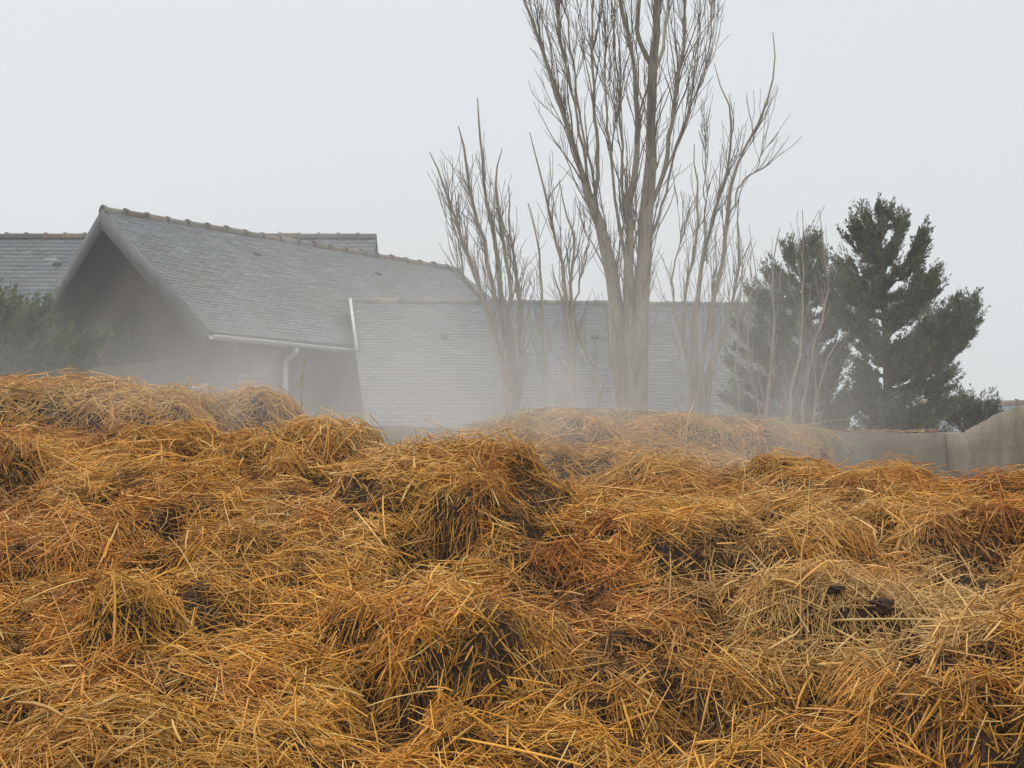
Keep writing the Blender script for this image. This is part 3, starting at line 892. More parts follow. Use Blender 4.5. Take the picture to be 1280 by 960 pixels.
# shuttered window on the near side wall, small window in the gable base
def k_side(px):
    for k in np.arange(0, side_end, .01):
        if proj(c_r + rd * k)[0] >= px: return k
k0, k1 = k_side(290), k_side(333)
zt_ = at(333, 470, (c_r + rd * k1)[1])[2]
wv = MB(); q0 = c_r + rd * k0 - gd * .045; q0[2] = zt_ - 1.1
wv.box(q0, rd * (k1 - k0), gd * .04, (0, 0, 1.1))
sw = wv.build('window', M['shutter'], house)
fv = MB()
for o_, a_, c_ in ((q0 - gd * .03 + UP * 1.03, rd * (k1 - k0), UP * .08), (q0 - gd * .03, rd * .07, UP * 1.02), (q0 - gd * .03 + rd * (k1 - k0 - .07), rd * .07, UP * 1.02)):
    fv.box(o_, a_, gd * .028, c_)
fv.build('frame', M['render_wall'], sw)
kb = k_at(246); kb2 = k_at(262) 
q1 = gpt(max(k_at(262), .05), 0, -.05); zt2 = at(250, 479, q1[1])[2]
wv = MB(); q1[2] = zt2 - .8
wv.box(q1, gd * (k_at(243) - max(k_at(262), .05)), rd * .027, (0, 0, .8))
sw2 = wv.build('window', M['frame'], house)
pv = MB(); wgap = (k_at(243) - max(k_at(262), .05))
pv.box(q1 - rd * .004 + gd * wgap * .15 + UP * .08, gd * wgap * .7, rd * .02, (0, 0, .62))
pv.build('pane', M['glass'], sw2)
# roof vents
def roof_pt(A_, B_, D_, px, py):
    """point of a roof plane seen at a photo pixel"""
    A_, B_, D_ = (np.asarray(p, float) for p in (A_, B_, D_))
    nr = np.cross(B_ - A_, D_ - A_); d = at(px, py, 1.0) - EYE
    t_ = np.dot(A_ - EYE, nr) / np.dot(d, nr)
    nr = nr / np.linalg.norm(nr)
    return EYE + d * t_, nr if nr[2] > 0 else -nr
def vent(parent, A_, B_, D_, px, py, sz=.3):
    p, nr = roof_pt(A_, B_, D_, px, py)
    u = np.asarray(B_, float) - A_; u /= np.linalg.norm(u); v = np.cross(nr, u); v = v if v[2] > 0 else -v
    b = MB()
    b.add([p - u * sz * .5, p + u * sz * .5, p + u * sz * .45 + v * sz * 1.2, p - u * sz * .45 + v * sz * 1.2,
           p - u * sz * .42 + nr * sz * .3, p + u * sz * .42 + nr * sz * .3], q=[(0, 1, 5, 4), (4, 5, 2, 3)], t=[(0, 4, 3), (1, 2, 5)])
    b.build('roof_vent', M['vent'], parent)
vent(house, Pe, Pe + rd, Pa, 323, 320, .17); vent(house, Pe, Pe + rd, Pa, 474, 344, .16)

# ---- low slate wing
Wr0 = at(436, 376, 22.3); Wr1 = at(1010, 373, 23.0); Wr1[2] = Wr0[2]
We0 = at(459, 548, 18.5); We1 = at(1050, 548, 19.1); We1[2] = We0[2]
wing = empty('slate_outbuilding', ((We0[0] + We1[0]) / 2, 21.5, 0), label='long low outbuilding with a pale slate roof, behind the bare trees', cat='outbuilding')
back0 = Wr0 + (Wr0 - We0) * np.array([1, 1, -1]) ; back1 = Wr1 + (Wr1 - We1) * np.array([1, 1, -1])
back0 = np.array([Wr0[0] + .2, Wr0[1] + 3.2, We0[2]]); back1 = np.array([Wr1[0], Wr1[1] + 3.2, We0[2]])
roof_part(wing, [(We0, We1, Wr1, Wr0), (back1, back0, Wr0, Wr1)], seed=21, expo=.112, width=.2, col=(.172, .18, .185), var=.06, lichen=.12)
ridge_tiles(wing, Wr0, Wr1, step=.5, r=.10, seed=5, cols=((.24, .22, .19), (.22, .2, .17), (.27, .24, .19)), bulge=1.12)
ww = MB()
def wpt(p, dx, dy, z): return np.array([p[0] + dx, p[1] + dy, z])
ww.hexa([wpt(We0, .3, .4, 0), wpt(We1, -.3, .4, 0), wpt(back1, -.2, -.4, 0), wpt(back0, .2, -.4, 0),
         wpt(We0, .3, .4, We0[2] + .02), wpt(We1, -.3, .4, We0[2] + .02), wpt(back1, -.2, -.4, We0[2] + .02), wpt(back0, .2, -.4, We0[2] + .02)])
for E0, E1, Rr, sx in ((We0, back0, Wr0, .25), (We1, back1, Wr1, -.25)):
    ww.prism([wpt(E0, sx, .45, We0[2] + .021), wpt(E1, sx, -.45, We0[2] + .021), wpt(Rr, sx, 0, Rr[2] - .2)], (np.sign(sx) * .2, 0, 0))
ww.build('wall', M['render_wall'], wing)
vf = MB(); nrw = np.cross(We1 - We0, Wr0 - We0); nrw /= np.linalg.norm(nrw); nrw = nrw if nrw[2] > 0 else -nrw
tj = Wr0 + (We0 - Wr0) * .42
vf.hexa([Wr0 + nrw * .0, tj, tj + np.array([.055, 0, 0]), Wr0 + np.array([.055, 0, 0]), Wr0 + nrw * .07, tj + nrw * .07, tj + np.array([.055, 0, 0]) + nrw * .07, Wr0 + np.array([.055, 0, 0]) + nrw * .07])
vf.build('verge_flashing', M['zinc'], wing)
for (a_, b_) in ((556, 424), (744, 424)): vent(wing, We0, We1, Wr0, a_, b_, .15)

# ---- house behind
D2 = 35.0
Hr0 = at(-260, 296, D2); Hr1 = at(471, 299, D2); Hr1[2] = Hr0[2]
He0 = Hr0 + np.array([-.0, -4.6, -4.6]); He1 = Hr1 + np.array([0, -4.6, -4.6])
Hb0 = Hr0 + np.array([0, 4.6, -4.6]); Hb1 = Hr1 + np.array([0, 4.6, -4.6])
rear = empty('tall_house', ((Hr0[0] + Hr1[0]) / 2, D2, 0), label='taller slate roofed house standing behind the gabled house, ridge level', cat='house')
roof_part(rear, [(He0, He1, Hr1, Hr0), (Hb1, Hb0, Hr0, Hr1)], seed=41, expo=.2, width=.34, col=(.165, .178, .186), lichen=.2)
ridge_tiles(rear, Hr0, Hr1, step=.6, r=.15, seed=9, cols=((.22, .2, .17), (.27, .2, .16), (.2, .19, .17)))
rw = MB()
zz_ = He0[2] - .05
rw.hexa([(He0[0] + .2, He0[1] + .4, 0), (He1[0] - .2, He1[1] + .4, 0), (Hb1[0] - .2, Hb1[1] - .4, 0), (Hb0[0] + .2, Hb0[1] - .4, 0),
         (He0[0] + .2, He0[1] + .4, zz_), (He1[0] - .2, He1[1] + .4, zz_), (Hb1[0] - .2, Hb1[1] - .4, zz_), (Hb0[0] + .2, Hb0[1] - .4, zz_)])
rw.prism([(He1[0] - .16, He1[1] + .4, zz_ + .002), (Hb1[0] - .16, Hb1[1] - .4, zz_ + .002), (Hr1[0] - .16, Hr1[1], Hr1[2] - .15)], (-.3, 0, 0))
rw.build('wall', M['render_wall'], rear)
vent(rear, He0, He1, Hr0, 71, 333, .26)

# ---- far house on the right
D3 = 42.0
Fr0 = at(1150, 505, D3); Fr1 = at(1480, 505, D3); Fr1[2] = Fr0[2]
far = empty('far_house', ((Fr0[0] + Fr1[0]) / 2, D3, 0), label='distant slate roof with an orange tiled ridge beyond the side wall', cat='house')
d4 = np.array([0, 3.0, 1.7])
roof_part(far, [(Fr0 - d4, Fr1 - d4, Fr1, Fr0), (Fr1 + d4 * [1, 1, -1], Fr0 + d4 * [1, 1, -1], Fr0, Fr1)], seed=61, expo=.2, width=.34, col=(.22, .25, .27))
ridge_tiles(far, Fr0, Fr1, step=.85, r=.19, seed=13, cols=((.42, .2, .11), (.28, .22, .17), (.36, .24, .15)))
fw = MB(); fw.box((Fr0[0] + .2, D3 - 2.6, 0), (Fr1[0] - Fr0[0] - .4, 0, 0), (0, 5.2, 0), (0, 0, Fr0[2] - 1.7))
for x_ in (Fr0[0] + .25, Fr1[0] - .45):
    fw.prism([(x_, D3 - 2.55, Fr0[2] - 1.698), (x_, D3 + 2.55, Fr0[2] - 1.698), (x_, D3, Fr0[2] - .2)], (.2, 0, 0))
fw.build('wall', M['render_wall'], far)

# ------------------------------------------------------------------ bare trees
def resample(P, k):
    P = np.asarray(P, float); s = np.r_[0, np.cumsum(np.linalg.norm(np.diff(P, axis=0), axis=1))]
    u = np.linspace(0, s[-1], k)
    return np.stack([np.interp(u, s, P[:, i]) for i in range(P.shape[1])], -1)

def smooth_path(P, k):
    """Catmull-Rom through P resampled to k points"""
    P = np.asarray(P, float)
    if len(P) < 3: return resample(P, k)
    Q = np.vstack([2 * P[0] - P[1], P, 2 * P[-1] - P[-2]])
    out = []
    for i in range(1, len(Q) - 2):
        t_ = np.linspace(0, 1, 8, endpoint=False)[:, None]
        a, b, c, d = Q[i - 1], Q[i], Q[i + 1], Q[i + 2]
        out.append(.5 * (2 * b + (c - a) * t_ + (2 * a - 5 * b + 4 * c - d) * t_ ** 2 + (3 * b - a - 3 * c + d) * t_ ** 3))
    out.append(P[-1:])
    return resample(np.vstack(out), k)

def grow(rr, path, rad, n, lmin, lmax, div, upw, K=10, t0=.15, t1=.98, rk=.5, wig=.04, side=None):
    """ascending side shoots off one stem: they leave at an angle and bend up along it"""
    out = []
    P = np.asarray(path); k = len(P)
    for i in range(n):
        t_ = rr.uniform(t0, t1); f = t_ * (k - 1); a = int(min(f, k - 2)); u = f - a
        p = P[a] * (1 - u) + P[a + 1] * u
        r0 = (rad[a] * (1 - u) + rad[a + 1] * u)
        tan = P[a + 1] - P[a]; tan = tan / np.linalg.norm(tan)
        az = rr.uniform(0, 2 * math.pi) if side is None else rr.normal(side, .9)
        out_d = np.array([math.cos(az), math.sin(az), 0])
        ln = rr.uniform(lmin, lmax) * (1 - .45 * t_)
        d = tan * 1.0 + out_d * div * rr.uniform(.6, 1.5); d /= np.linalg.norm(d)
        q = [p]; st = ln / (K - 1)
        for s in range(K - 1):
            d = d + UP * upw / K + rr.normal(0, wig * 2.2, 3); d /= np.linalg.norm(d)
            q.append(q[-1] + d * st)
        rb = max(min(r0 * rk * rr.uniform(.5, 1.0), .004 + ln * .008), .0036)
        out.append((np.array(q), np.linspace(rb, .0026, K)))
    return out

def tube_group(name, items, mat, parent, sides=5):
    by = {}
    for P, r in items: by.setdefault(len(P), []).append((P, r))
    Vs, Qs, n = [], [], 0
    for k, lst in by.items():
        V, Q = tubes(np.array([p for p, _ in lst]), np.array([r for _, r in lst]), sides)
        Vs.append(V); Qs.append(Q + n); n += len(V)
    return np_mesh(name, np.concatenate(Vs), [np.concatenate(Qs)], mat, parent, smooth=True)

def bare_tree(name, label, stems, D, seed, shoots, twigs, base=None, group=None, bark='bark', depth_spread=.35, cat='tree', sides=10, gen=(1.0, 2.2, .45, 1.1), rs_=.5):
    """stems: list of ([(px,py,r_px)...], main?) traced limbs, each set at its own depth"""
    rr = np.random.default_rng(seed)
    root_p = at(*(base or (stems[0][0][0][0], stems[0][0][0][1])), D)
    root = empty(name, (root_p[0], root_p[1], 0), label=label, cat=cat, group=group)
    trunk, limbs, tw = [], [], []
    for si, (pts, main) in enumerate(stems):
        dd = rr.normal(0, depth_spread) if not main else rr.normal(0, .08)
        P = []; rad = []
        for i, (x, y, rp) in enumerate(pts):
            f = i / (len(pts) - 1)
            Di = D + dd * (f if i else 0) * 1.6
            P.append(at(x, y, Di)); rad.append(rp * rs_ * (1 if main else .72) * D / F)
        P = np.array(P)
        if main:                                       # run the trunk down to the ground
            P = np.vstack([[P[0][0], P[0][1], -.05], P]); rad = [rad[0] * 1.08] + rad
        k = 26 if main else 20
        S = smooth_path(np.c_[P, np.array(rad)], k)
        Pp, rs = S[:, :3], np.maximum(S[:, 3], .0035)
        Pp[2:-1] += rr.normal(0, .009, (k - 3, 3))
        rs = rs * (1 + rr.normal(0, .05, k))
        (trunk if main else limbs).append((Pp, rs))
    sh = []
    for (P, r) in trunk + limbs:
        ln = np.linalg.norm(np.diff(P, axis=0), axis=1).sum()
        nn = max(2, int(shoots * ln))
        sh += grow(rr, P, r, nn, gen[0], gen[1], gen[2], gen[3], K=10, t0=.28, t1=.86, rk=.55)
    for (P, r) in sh:
        tw += grow(rr, P, r, twigs, .2, .7, .26, .5, K=6, t0=.1, rk=.7, wig=.05)
    tube_group('trunk', trunk, M[bark], root, sides)
    if limbs: tube_group('limbs', limbs, M[bark], root, 8)
    tube_group('crown', sh + tw, M['twig'], root, 4)
    return root

bare_tree('poplar_tree', 'tall bare poplar with three thick trunks rising out of the frame', [
    ([(801, 520, 24), (800, 430, 24), (801, 370, 22), (806, 300, 19), (812, 230, 16.5), (815, 160, 14.5), (813, 105, 13.5), (819, 70, 10), (821, 0, 8.5), (823, -90, 6), (820, -230, 2)], True),
    ([(777, 520, 21), (772, 430, 21), (766, 350, 19), (753, 290, 16), (740, 255, 13), (728, 222, 8), (706, 150, 6), (690, 100, 5), (674, 50, 4), (655, 0, 3), (630, -70, 1.2)], True),
    ([(789, 520, 18), (787, 430, 17), (785, 350, 14), (788, 300, 11), (786, 250, 10), (794, 210, 8), (798, 150, 6.5), (794, 100, 5.5), (788, 55, 5), (777, 0, 4), (770, -80, 1.5)], True),
    ([(814, 82, 9), (805, 64, 10), (798, 46, 9), (797, 0, 8), (794, -90, 5), (790, -200, 2)], False),
    ([(817, 92, 8), (828, 60, 7), (835, 0, 6.5), (842, -90, 4), (850, -190, 1.5)], False),
    ([(812, 262, 9), (830, 215, 8.5), (838, 165, 8), (846, 110, 7), (855, 50, 5.5), (858, -10, 4), (864, -90, 1.5)], False),
    ([(828, 222, 5), (850, 170, 4.5), (872, 110, 4), (886, 60, 3.2), (890, 0, 2.5), (896, -60, 1.2)], False),
    ([(742, 258, 9), (748, 205, 8), (744, 150, 6), (741, 100, 5), (740, 40, 4.2), (742, -30, 3), (748, -90, 1.2)], False),
    ([(741, 256, 7), (730, 200, 6), (722, 150, 5), (712, 100, 4.4), (700, 40, 3.6), (692, -30, 2.4), (686, -90, 1)], False),
    ([(745, 262, 6), (742, 215, 5), (728, 160, 4.4), (716, 80, 3.6), (704, 0, 2.8), (694, -80, 1)], False),
    ([(783, 330, 7), (772, 270, 6), (764, 200, 5), (758, 130, 4), (757, 60, 3.4), (752, -20, 2.2), (750, -80, 1)], False),
    ([(786, 300, 6), (778, 230, 5), (776, 160, 4), (772, 90, 3.2), (766, 40, 2.5), (768, -30, 1)], False),
    ([(806, 320, 6), (826, 260, 5), (842, 200, 4), (858, 150, 3.2), (868, 80, 2.4), (876, 10, 1.4)], False),
], 13.0, 101, 6.0, 4, base=(790, 520), gen=(.6, 2.0, .17, .35), depth_spread=.45, rs_=.48)

bare_tree('bare_tree', 'bare many stemmed tree fanning up in front of the join of the two slate roofs', [
    ([(632, 500, 9), (622, 440, 8), (606, 380, 6), (588, 330, 5), (570, 280, 4), (554, 230, 2.8), (537, 190, 1.2)], True),
    ([(638, 500, 9), (630, 430, 8), (618, 370, 6), (604, 300, 5), (588, 240, 4), (580, 190, 3), (573, 158, 1.2)], True),
    ([(640, 500, 9), (635, 430, 7), (628, 370, 6), (618, 300, 5), (606, 240, 4), (602, 180, 3), (597, 122, 1.2)], True),
    ([(642, 500, 8), (640, 430, 6), (636, 360, 5), (628, 290, 4), (620, 230, 2.8), (628, 185, 1)], True),
    ([(650, 500, 6), (650, 430, 5), (648, 360, 4), (638, 300, 3), (636, 232, 1.2)], True),
    ([(636, 450, 6), (612, 390, 5), (582, 350, 4), (572, 300, 3), (560, 260, 2), (546, 225, 1)], False),
], 12.4, 103, 5.2, 3, base=(638, 500), group='bare trees before the slate outbuilding', gen=(.3, .85, .2, .4))

bare_tree('bare_tree', 'thin bare tree with few slender stems close to the left of the poplar', [
    ([(712, 505, 7), (712, 430, 6), (706, 360, 5), (692, 290, 3.6), (678, 230, 2.6), (662, 165, 1)], True),
    ([(716, 505, 7), (716, 430, 5), (714, 360, 4), (716, 300, 3), (704, 260, 2), (700, 230, 1)], True),
    ([(748, 500, 4), (736, 450, 4), (716, 400, 3.4), (700, 370, 2.4), (690, 330, 1)], True),
    ([(686, 500, 4), (680, 430, 3.5), (676, 360, 3), (672, 300, 2), (660, 255, 1)], True),
    ([(712, 400, 4), (728, 340, 3), (736, 300, 2), (738, 262, 1)], False),
], 12.1, 104, 4.2, 3, base=(716, 505), group='bare trees before the slate outbuilding', gen=(.3, .8, .18, .35))

bare_tree('bare_tree', 'bare tree with a long limb arching out, between the poplar and the conifers', [
    ([(872, 508, 9), (880, 440, 7), (893, 370, 6), (908, 300, 5), (912, 240, 4.4), (930, 190, 3.6), (955, 140, 3), (969, 90, 2.2), (966, 40, 1)], True),
    ([(868, 508, 8), (868, 440, 7), (872, 370, 6), (884, 300, 5), (898, 250, 4), (912, 200, 3.2), (912, 140, 2.2), (893, 80, 1)], True),
    ([(862, 508, 6), (856, 440, 5), (856, 370, 4), (870, 300, 3), (872, 240, 2.4), (868, 180, 1)], True),
    ([(884, 508, 6), (896, 440, 5), (912, 390, 4), (924, 330, 3), (922, 280, 2), (925, 240, 1)], True),
    ([(908, 290, 3), (926, 230, 2.6), (946, 210, 2), (957, 170, 1)], False),
    ([(866, 470, 5), (848, 410, 4), (840, 350, 3), (852, 290, 2), (855, 240, 1)], False),
    ([(884, 330, 3), (880, 260, 2.5), (884, 190, 2), (880, 150, 1)], False),
], 12.3, 105, 4.8, 3, base=(870, 508), group='bare trees before the slate outbuilding', gen=(.3, .9, .2, .4))

# pale saplings in front of the conifers
SAP = [((958, 540), [(962, 470), (968, 400), (966, 340), (975, 285)], 4, 'pale sapling nearest the poplar of those before the conifers'),
       ((985, 540), [(990, 480), (1002, 420), (1004, 350), (1003, 262)], 4, 'tallest straight pale sapling before the left conifer'),
       ((1004, 540), [(1010, 470), (1022, 420), (1034, 370), (1030, 310), (1024, 262)], 3.6, 'pale sapling with a hooked tip before the gap of the conifers'),
       ((950, 540), [(938, 470), (934, 400), (945, 340), (938, 300)], 3, 'pale sapling bowed toward the poplar before the left conifer'),
       ((1018, 540), [(1024, 480), (1044, 430), (1062, 415)], 3, 'short pale sapling leaning toward the tall conifer'),
       ((925, 540), [(920, 470), (922, 400), (928, 340), (922, 275)], 3, 'slender pale sapling over the end of the outbuilding ridge')]
for i, (b0, pts, rp, lab) in enumerate(SAP):
    m_ = len(pts)
    bare_tree('sapling', lab, [([(b0[0], b0[1], rp)] + [(x, y, rp * (1 - .75 * (k + 1) / m_)) for k, (x, y) in enumerate(pts)], True)], 11.2 + .12 * i, 200 + i, 5.0, 2,
              group='pale saplings before the conifers', bark='pale_bark', cat='sapling', sides=6, gen=(.3, .7, .25, .4))

# ------------------------------------------------------------------ conifers
def conifer(name, label, axis, D, limbs, seed, profile, n_rand, colr=(.030, .043, .024), group=None, dens=1.0, blade=.042, cat='conifer', tip=None):
    """axis (px base, px apex); limbs: traced tips ((x0,y0),(x1,y1)) seen in outline; profile(t)-> radius m for unseen sides"""
    rr = np.random.default_rng(seed)
    b = at(*axis[0], D); b[2] = 0; a = at(*axis[1], D)
    H = a[2]
    root = empty(name, (b[0], b[1], 0), label=label, cat=cat, group=group)
    ax = smooth_path([b, b * .5 + a * .5 + np.array([.08, 0, 0]), a], 16)
    tr = [(ax, np.linspace(.11, .012, 16))]
    LB = []
    for (s, e, *dz) in limbs:
        p0 = at(*s, D); p0 = np.array([np.interp(p0[2], ax[:, 2], ax[:, i_]) for i_ in range(3)]); p1 = at(*e, D + (dz[0] if dz else rr.normal(0, .35)))
        p1 = p0 + (p1 - p0) * .94
        mid = p0 * .45 + p1 * .55 - UP * np.linalg.norm(p1 - p0) * .10
        LB.append(smooth_path([p0, mid, p1], 12))
    for i in range(n_rand):
        t_ = (i + rr.random()) / n_rand * .9
        t_ = t_ ** .9
        k = t_ * 15; k0 = int(min(k, 14)); p0 = ax[k0] * (1 - (k - k0)) + ax[k0 + 1] * (k - k0)
        az = i * 2.399 + rr.normal(0, .4)
        Lh = profile(t_) * rr.uniform(.6, 1.05)
        d = np.array([math.cos(az), math.sin(az), 0])
        rise = Lh * rr.uniform(.25, .6) * (1 - .5 * t_)
        p1 = p0 + d * Lh + UP * rise
        LB.append(smooth_path([p0, p0 + d * Lh * .55 + UP * rise * .32, p1], 12))
    tube_group('trunk', tr + [(l, np.linspace(.028, .004, 12)) for l in LB], M['dark_bark'], root, 7)
    SUB = []
    for l in LB:
        ln = np.linalg.norm(np.diff(l, axis=0), axis=1).sum()
        for i in range(int(3 + 8 * ln)):
            t_ = rr.uniform(.18, .92); f = t_ * 11; k = int(min(f, 10)); u = f - k
            p = l[k] * (1 - u) + l[k + 1] * u
            tan = l[k + 1] - l[k]; tan = tan / np.linalg.norm(tan)
            sd_ = rr.normal(0, 1, 3); sd_ -= tan * sd_.dot(tan); sd_ /= np.linalg.norm(sd_)
            d = tan + sd_ * rr.uniform(.3, .8); d /= np.linalg.norm(d)
            q = rr.uniform(.5, 1.1) * (ln * (1 - t_) * .46 + .07) * (.75 if t_ > .6 else 1)
            SUB.append(smooth_path([p, p + d * q * .5, p + d * q + (tan * .25 + UP * .3) * q], 7))
    tag(tube_group('branchlets', [(l, np.linspace(.008, .002, 7)) for l in SUB], M['dark_bark'], root, 4), kind='stuff')
    # sprays of scale-leaf twigs, all pointing out and up along their limb
    C0, DD, LN, W, T = [], [], [], [], []
    def sprays(path, ln, n_s, tips=3):
        for i in range(n_s + tips):
            t_ = 1 - rr.random() ** 1.35 * .86
            tipped = i >= n_s
            if tipped: t_ = rr.uniform(.93, 1)
            f = t_ * (len(path) - 1); k = int(min(f, len(path) - 2)); u = f - k
            p = path[k] * (1 - u) + path[k + 1] * u
            tan = path[k + 1] - path[k]; tan = tan / np.linalg.norm(tan)
            side = rr.normal(0, 1, 3); side -= tan * side.dot(tan); side /= np.linalg.norm(side)
            d = tan * 1.0 + side * (rr.uniform(0, .35) if tipped else rr.uniform(.1, .85)) + UP * .30; d /= np.linalg.norm(d)
            sl = rr.uniform(.08, .22) * (1.15 - .55 * t_) * min(1.0, .5 + ln * .6)
            if tipped: sl = rr.uniform(.14, .26)
            m_ = int(15 * dens)
            br = np.exp(rr.normal(0, .36)) * (1 + .35 * (t_ > .8))
            u_ = rr.random(m_) ** .8
            s2 = rr.normal(0, 1, (m_, 3)); s2 -= np.outer(s2 @ d, d); s2 /= np.linalg.norm(s2, axis=1, keepdims=True)
            pos = p + d * (u_ * sl)[:, None] + s2 * ((1 - u_) * sl * .16)[:, None]
            bd = d + s2 * rr.uniform(.2, .75, (m_, 1)) + rr.normal(0, .12, (m_, 3)); bd /= np.linalg.norm(bd, axis=1, keepdims=True)
            C0.append(pos); DD.append(bd); LN.append(blade * rr.uniform(.6, 1.35, m_)); W.append(blade * rr.uniform(.10, .2, m_))
            c = np.array(colr) * br * np.exp(rr.normal(0, .2, (m_, 1))) * np.array([1 + .18 * rr.normal(), 1, 1 - .1 * rr.random()])
            T.append(c)
    for l in LB:
        ln = np.linalg.norm(np.diff(l, axis=0), axis=1).sum()
        sprays(l, ln, int((12 + 34 * ln) * dens))
    for l in SUB:
        ln = np.linalg.norm(np.diff(l, axis=0), axis=1).sum()
        sprays(l, ln, int((4 + 34 * ln) * dens))
    sprays(ax[9:], 1.0, int(110 * dens))
    P = np.concatenate(C0); d = np.concatenate(DD); ln = np.concatenate(LN)[:, None]; wd = np.concatenate(W)[:, None]; T = np.concatenate(T)
    sd = np.cross(d, rr.normal(0, 1, d.shape)); sd /= np.linalg.norm(sd, axis=1, keepdims=True)
    V = np.stack([P, P + d * ln * .45 + sd * wd, P + d * ln, P + d * ln * .45 - sd * wd], 1).reshape(-1, 3)
    n = len(P); Q = np.arange(4 * n).reshape(n, 4)
    np_mesh('foliage', V, [Q], M['needles'], root, np.repeat(np.clip(T, .004, .2), 4, axis=0))
    print(name, 'blades', n)
    return root

CG = 'dark conifers behind the back wall'
conifer('conifer', 'tall dark conifer with one long branch reaching out, behind the corner of the walls', ((1102, 560), (1098, 262)), 12.6, [
    ((1100, 330), (1131, 283)), ((1101, 360), (1154, 292)), ((1102, 400), (1166, 345)), ((1102, 420), (1173, 352)), ((1103, 440), (1182, 392)),
    ((1104, 470), (1224, 376), .1), ((1104, 480), (1224, 384), -.1), ((1105, 478), (1218, 404), .15), ((1105, 490), (1205, 432), -.2), ((1106, 500), (1188, 470)), ((1106, 515), (1190, 505)),
    ((1098, 330), (1066, 288)), ((1098, 370), (1048, 330)), ((1099, 400), (1046, 352)), ((1100, 430), (1050, 392)), ((1104, 530), (1180, 520)), ((1104, 450), (1168, 408)),
    ((1099, 300), (1110, 268)), ((1099, 310), (1083, 275))], 301, lambda t: .78 * (1 - t) ** .9 + .03, 76, group=CG, dens=1.35, colr=(.095, .113, .066))
conifer('conifer', 'shorter feathery conifer half veiled by pale saplings, beside the tall conifer', ((1000, 560), (1003, 312)), 13.1, [
    ((1001, 380), (960, 345)), ((1001, 420), (935, 365)), ((1001, 450), (918, 410)), ((1001, 490), (908, 455)), ((1001, 520), (905, 500)), ((1003, 370), (1030, 328)),
    ((1003, 420), (1050, 372)), ((1003, 350), (985, 318)), ((1003, 350), (1016, 300))], 302, lambda t: .95 * (1 - t) ** .7 + .05, 84, group=CG, dens=1.45, colr=(.09, .118, .06))
conifer('conifer', 'grey green conifer at the left edge, fading into steam before the gable', ((-40, 540), (-60, 385)), 11.0, [
    ((-30, 480), (62, 378), -.2), ((-30, 490), (66, 402), .1), ((-30, 470), (18, 372), .1), ((-30, 500), (50, 430), -.2), ((-30, 540), (122, 420), .1), ((-20, 545), (84, 446), -.1), ((-20, 545), (138, 418), .2),
    ((-20, 540), (66, 476)), ((-30, 470), (42, 384), .2), ((-30, 470), (-5, 366)), ((-30, 510), (34, 450), -.3), ((-30, 520), (20, 400), .3)], 303, lambda t: .5 * (1 - t) ** .7 + .06, 8, group=CG, colr=(.08, .12, .052), dens=1.1)
conifer('bush', 'low dark bush between the tall conifer and the far slate roof', ((1212, 560), (1208, 512)), 13.5, [
    ((1210, 550), (1205, 498), .1), ((1210, 550), (1225, 508)), ((1210, 550), (1240, 520)), ((1210, 550), (1190, 515)), ((1212, 560), (1246, 530))], 304, lambda t: .28 * (1 - t) ** .5 + .06, 20, colr=(.07, .09, .05), dens=1.1, cat='bush')
conifer('bush', 'low green bush at the foot of the tall conifer just above the back wall', ((1135, 570), (1135, 522)), 11.8, [
    ((1135, 555), (1110, 520), -.1), ((1135, 555), (1160, 518)), ((1135, 555), (1145, 512)), ((1135, 555), (1122, 515))], 305, lambda t: .4 * (1 - t) ** .5 + .1, 20, colr=(.07, .10, .05), dens=.9, cat='bush')

# leafy sprig standing up out of the straw before the dark recess under the eave
sp = empty('weed_sprig', at(376, 520, 7.3) * np.array([1, 1, 1]), label='thin weed sprig with tiny yellow green leaves before the dark recess under the eave', cat='weed')
st = MB(); path = smooth_path([at(376, 525, 7.3), at(377, 490, 7.3), at(379, 465, 7.3), at(381, 444, 7.3)], 10)
st.tube(path, np.linspace(.003, .0012, 10), 5); st.build('stem', M['pale_bark'], sp)
lv = []; rr = np.random.default_rng(5); tt = []
for i in range(16):
    p = path[5 + int(rr.integers(0, 5))] + rr.normal(0, .006, 3)
    d = np.array([rr.normal(0, .6), rr.normal(0, .5), rr.normal(.2, .4)]); d /= np.linalg.norm(d); s_ = np.cross(d, rr.normal(0, 1, 3)); s_ /= np.linalg.norm(s_)
    l_ = rr.uniform(.02, .04)
    lv += [p, p + d * l_ * .5 + s_ * l_ * .22, p + d * l_, p + d * l_ * .5 - s_ * l_ * .22]
    tt += [np.array([.42, .42, .1]) * rr.uniform(.8, 1.2)] * 4
np_mesh('leaves', np.array(lv), [np.arange(len(lv)).reshape(-1, 4)], M['leaf'], sp, np.array(tt))

# ------------------------------------------------------------------ air: even haze and drifting steam
def haze_box():
    m = bpy.data.materials.new('haze'); m.use_nodes = True; nt = m.node_tree
    nt.nodes.remove(nt.nodes['Principled BSDF'])
    v = N(nt, 'ShaderNodeVolumePrincipled')
    v.inputs['Color'].default_value = (.93, .95, .97, 1); v.inputs['Density'].default_value = HAZE; v.inputs['Anisotropy'].default_value = 0.0
    nt.links.new(v.outputs[0], nt.nodes['Material Output'].inputs['Volume'])
    b = MB(); b.box((-230, -65, -1.0), (460, 0, 0), (0, 400, 0), (0, 0, 15.5))
    tag(b.build('haze', m), kind='stuff')
HAZE = 0.0025
haze_box()

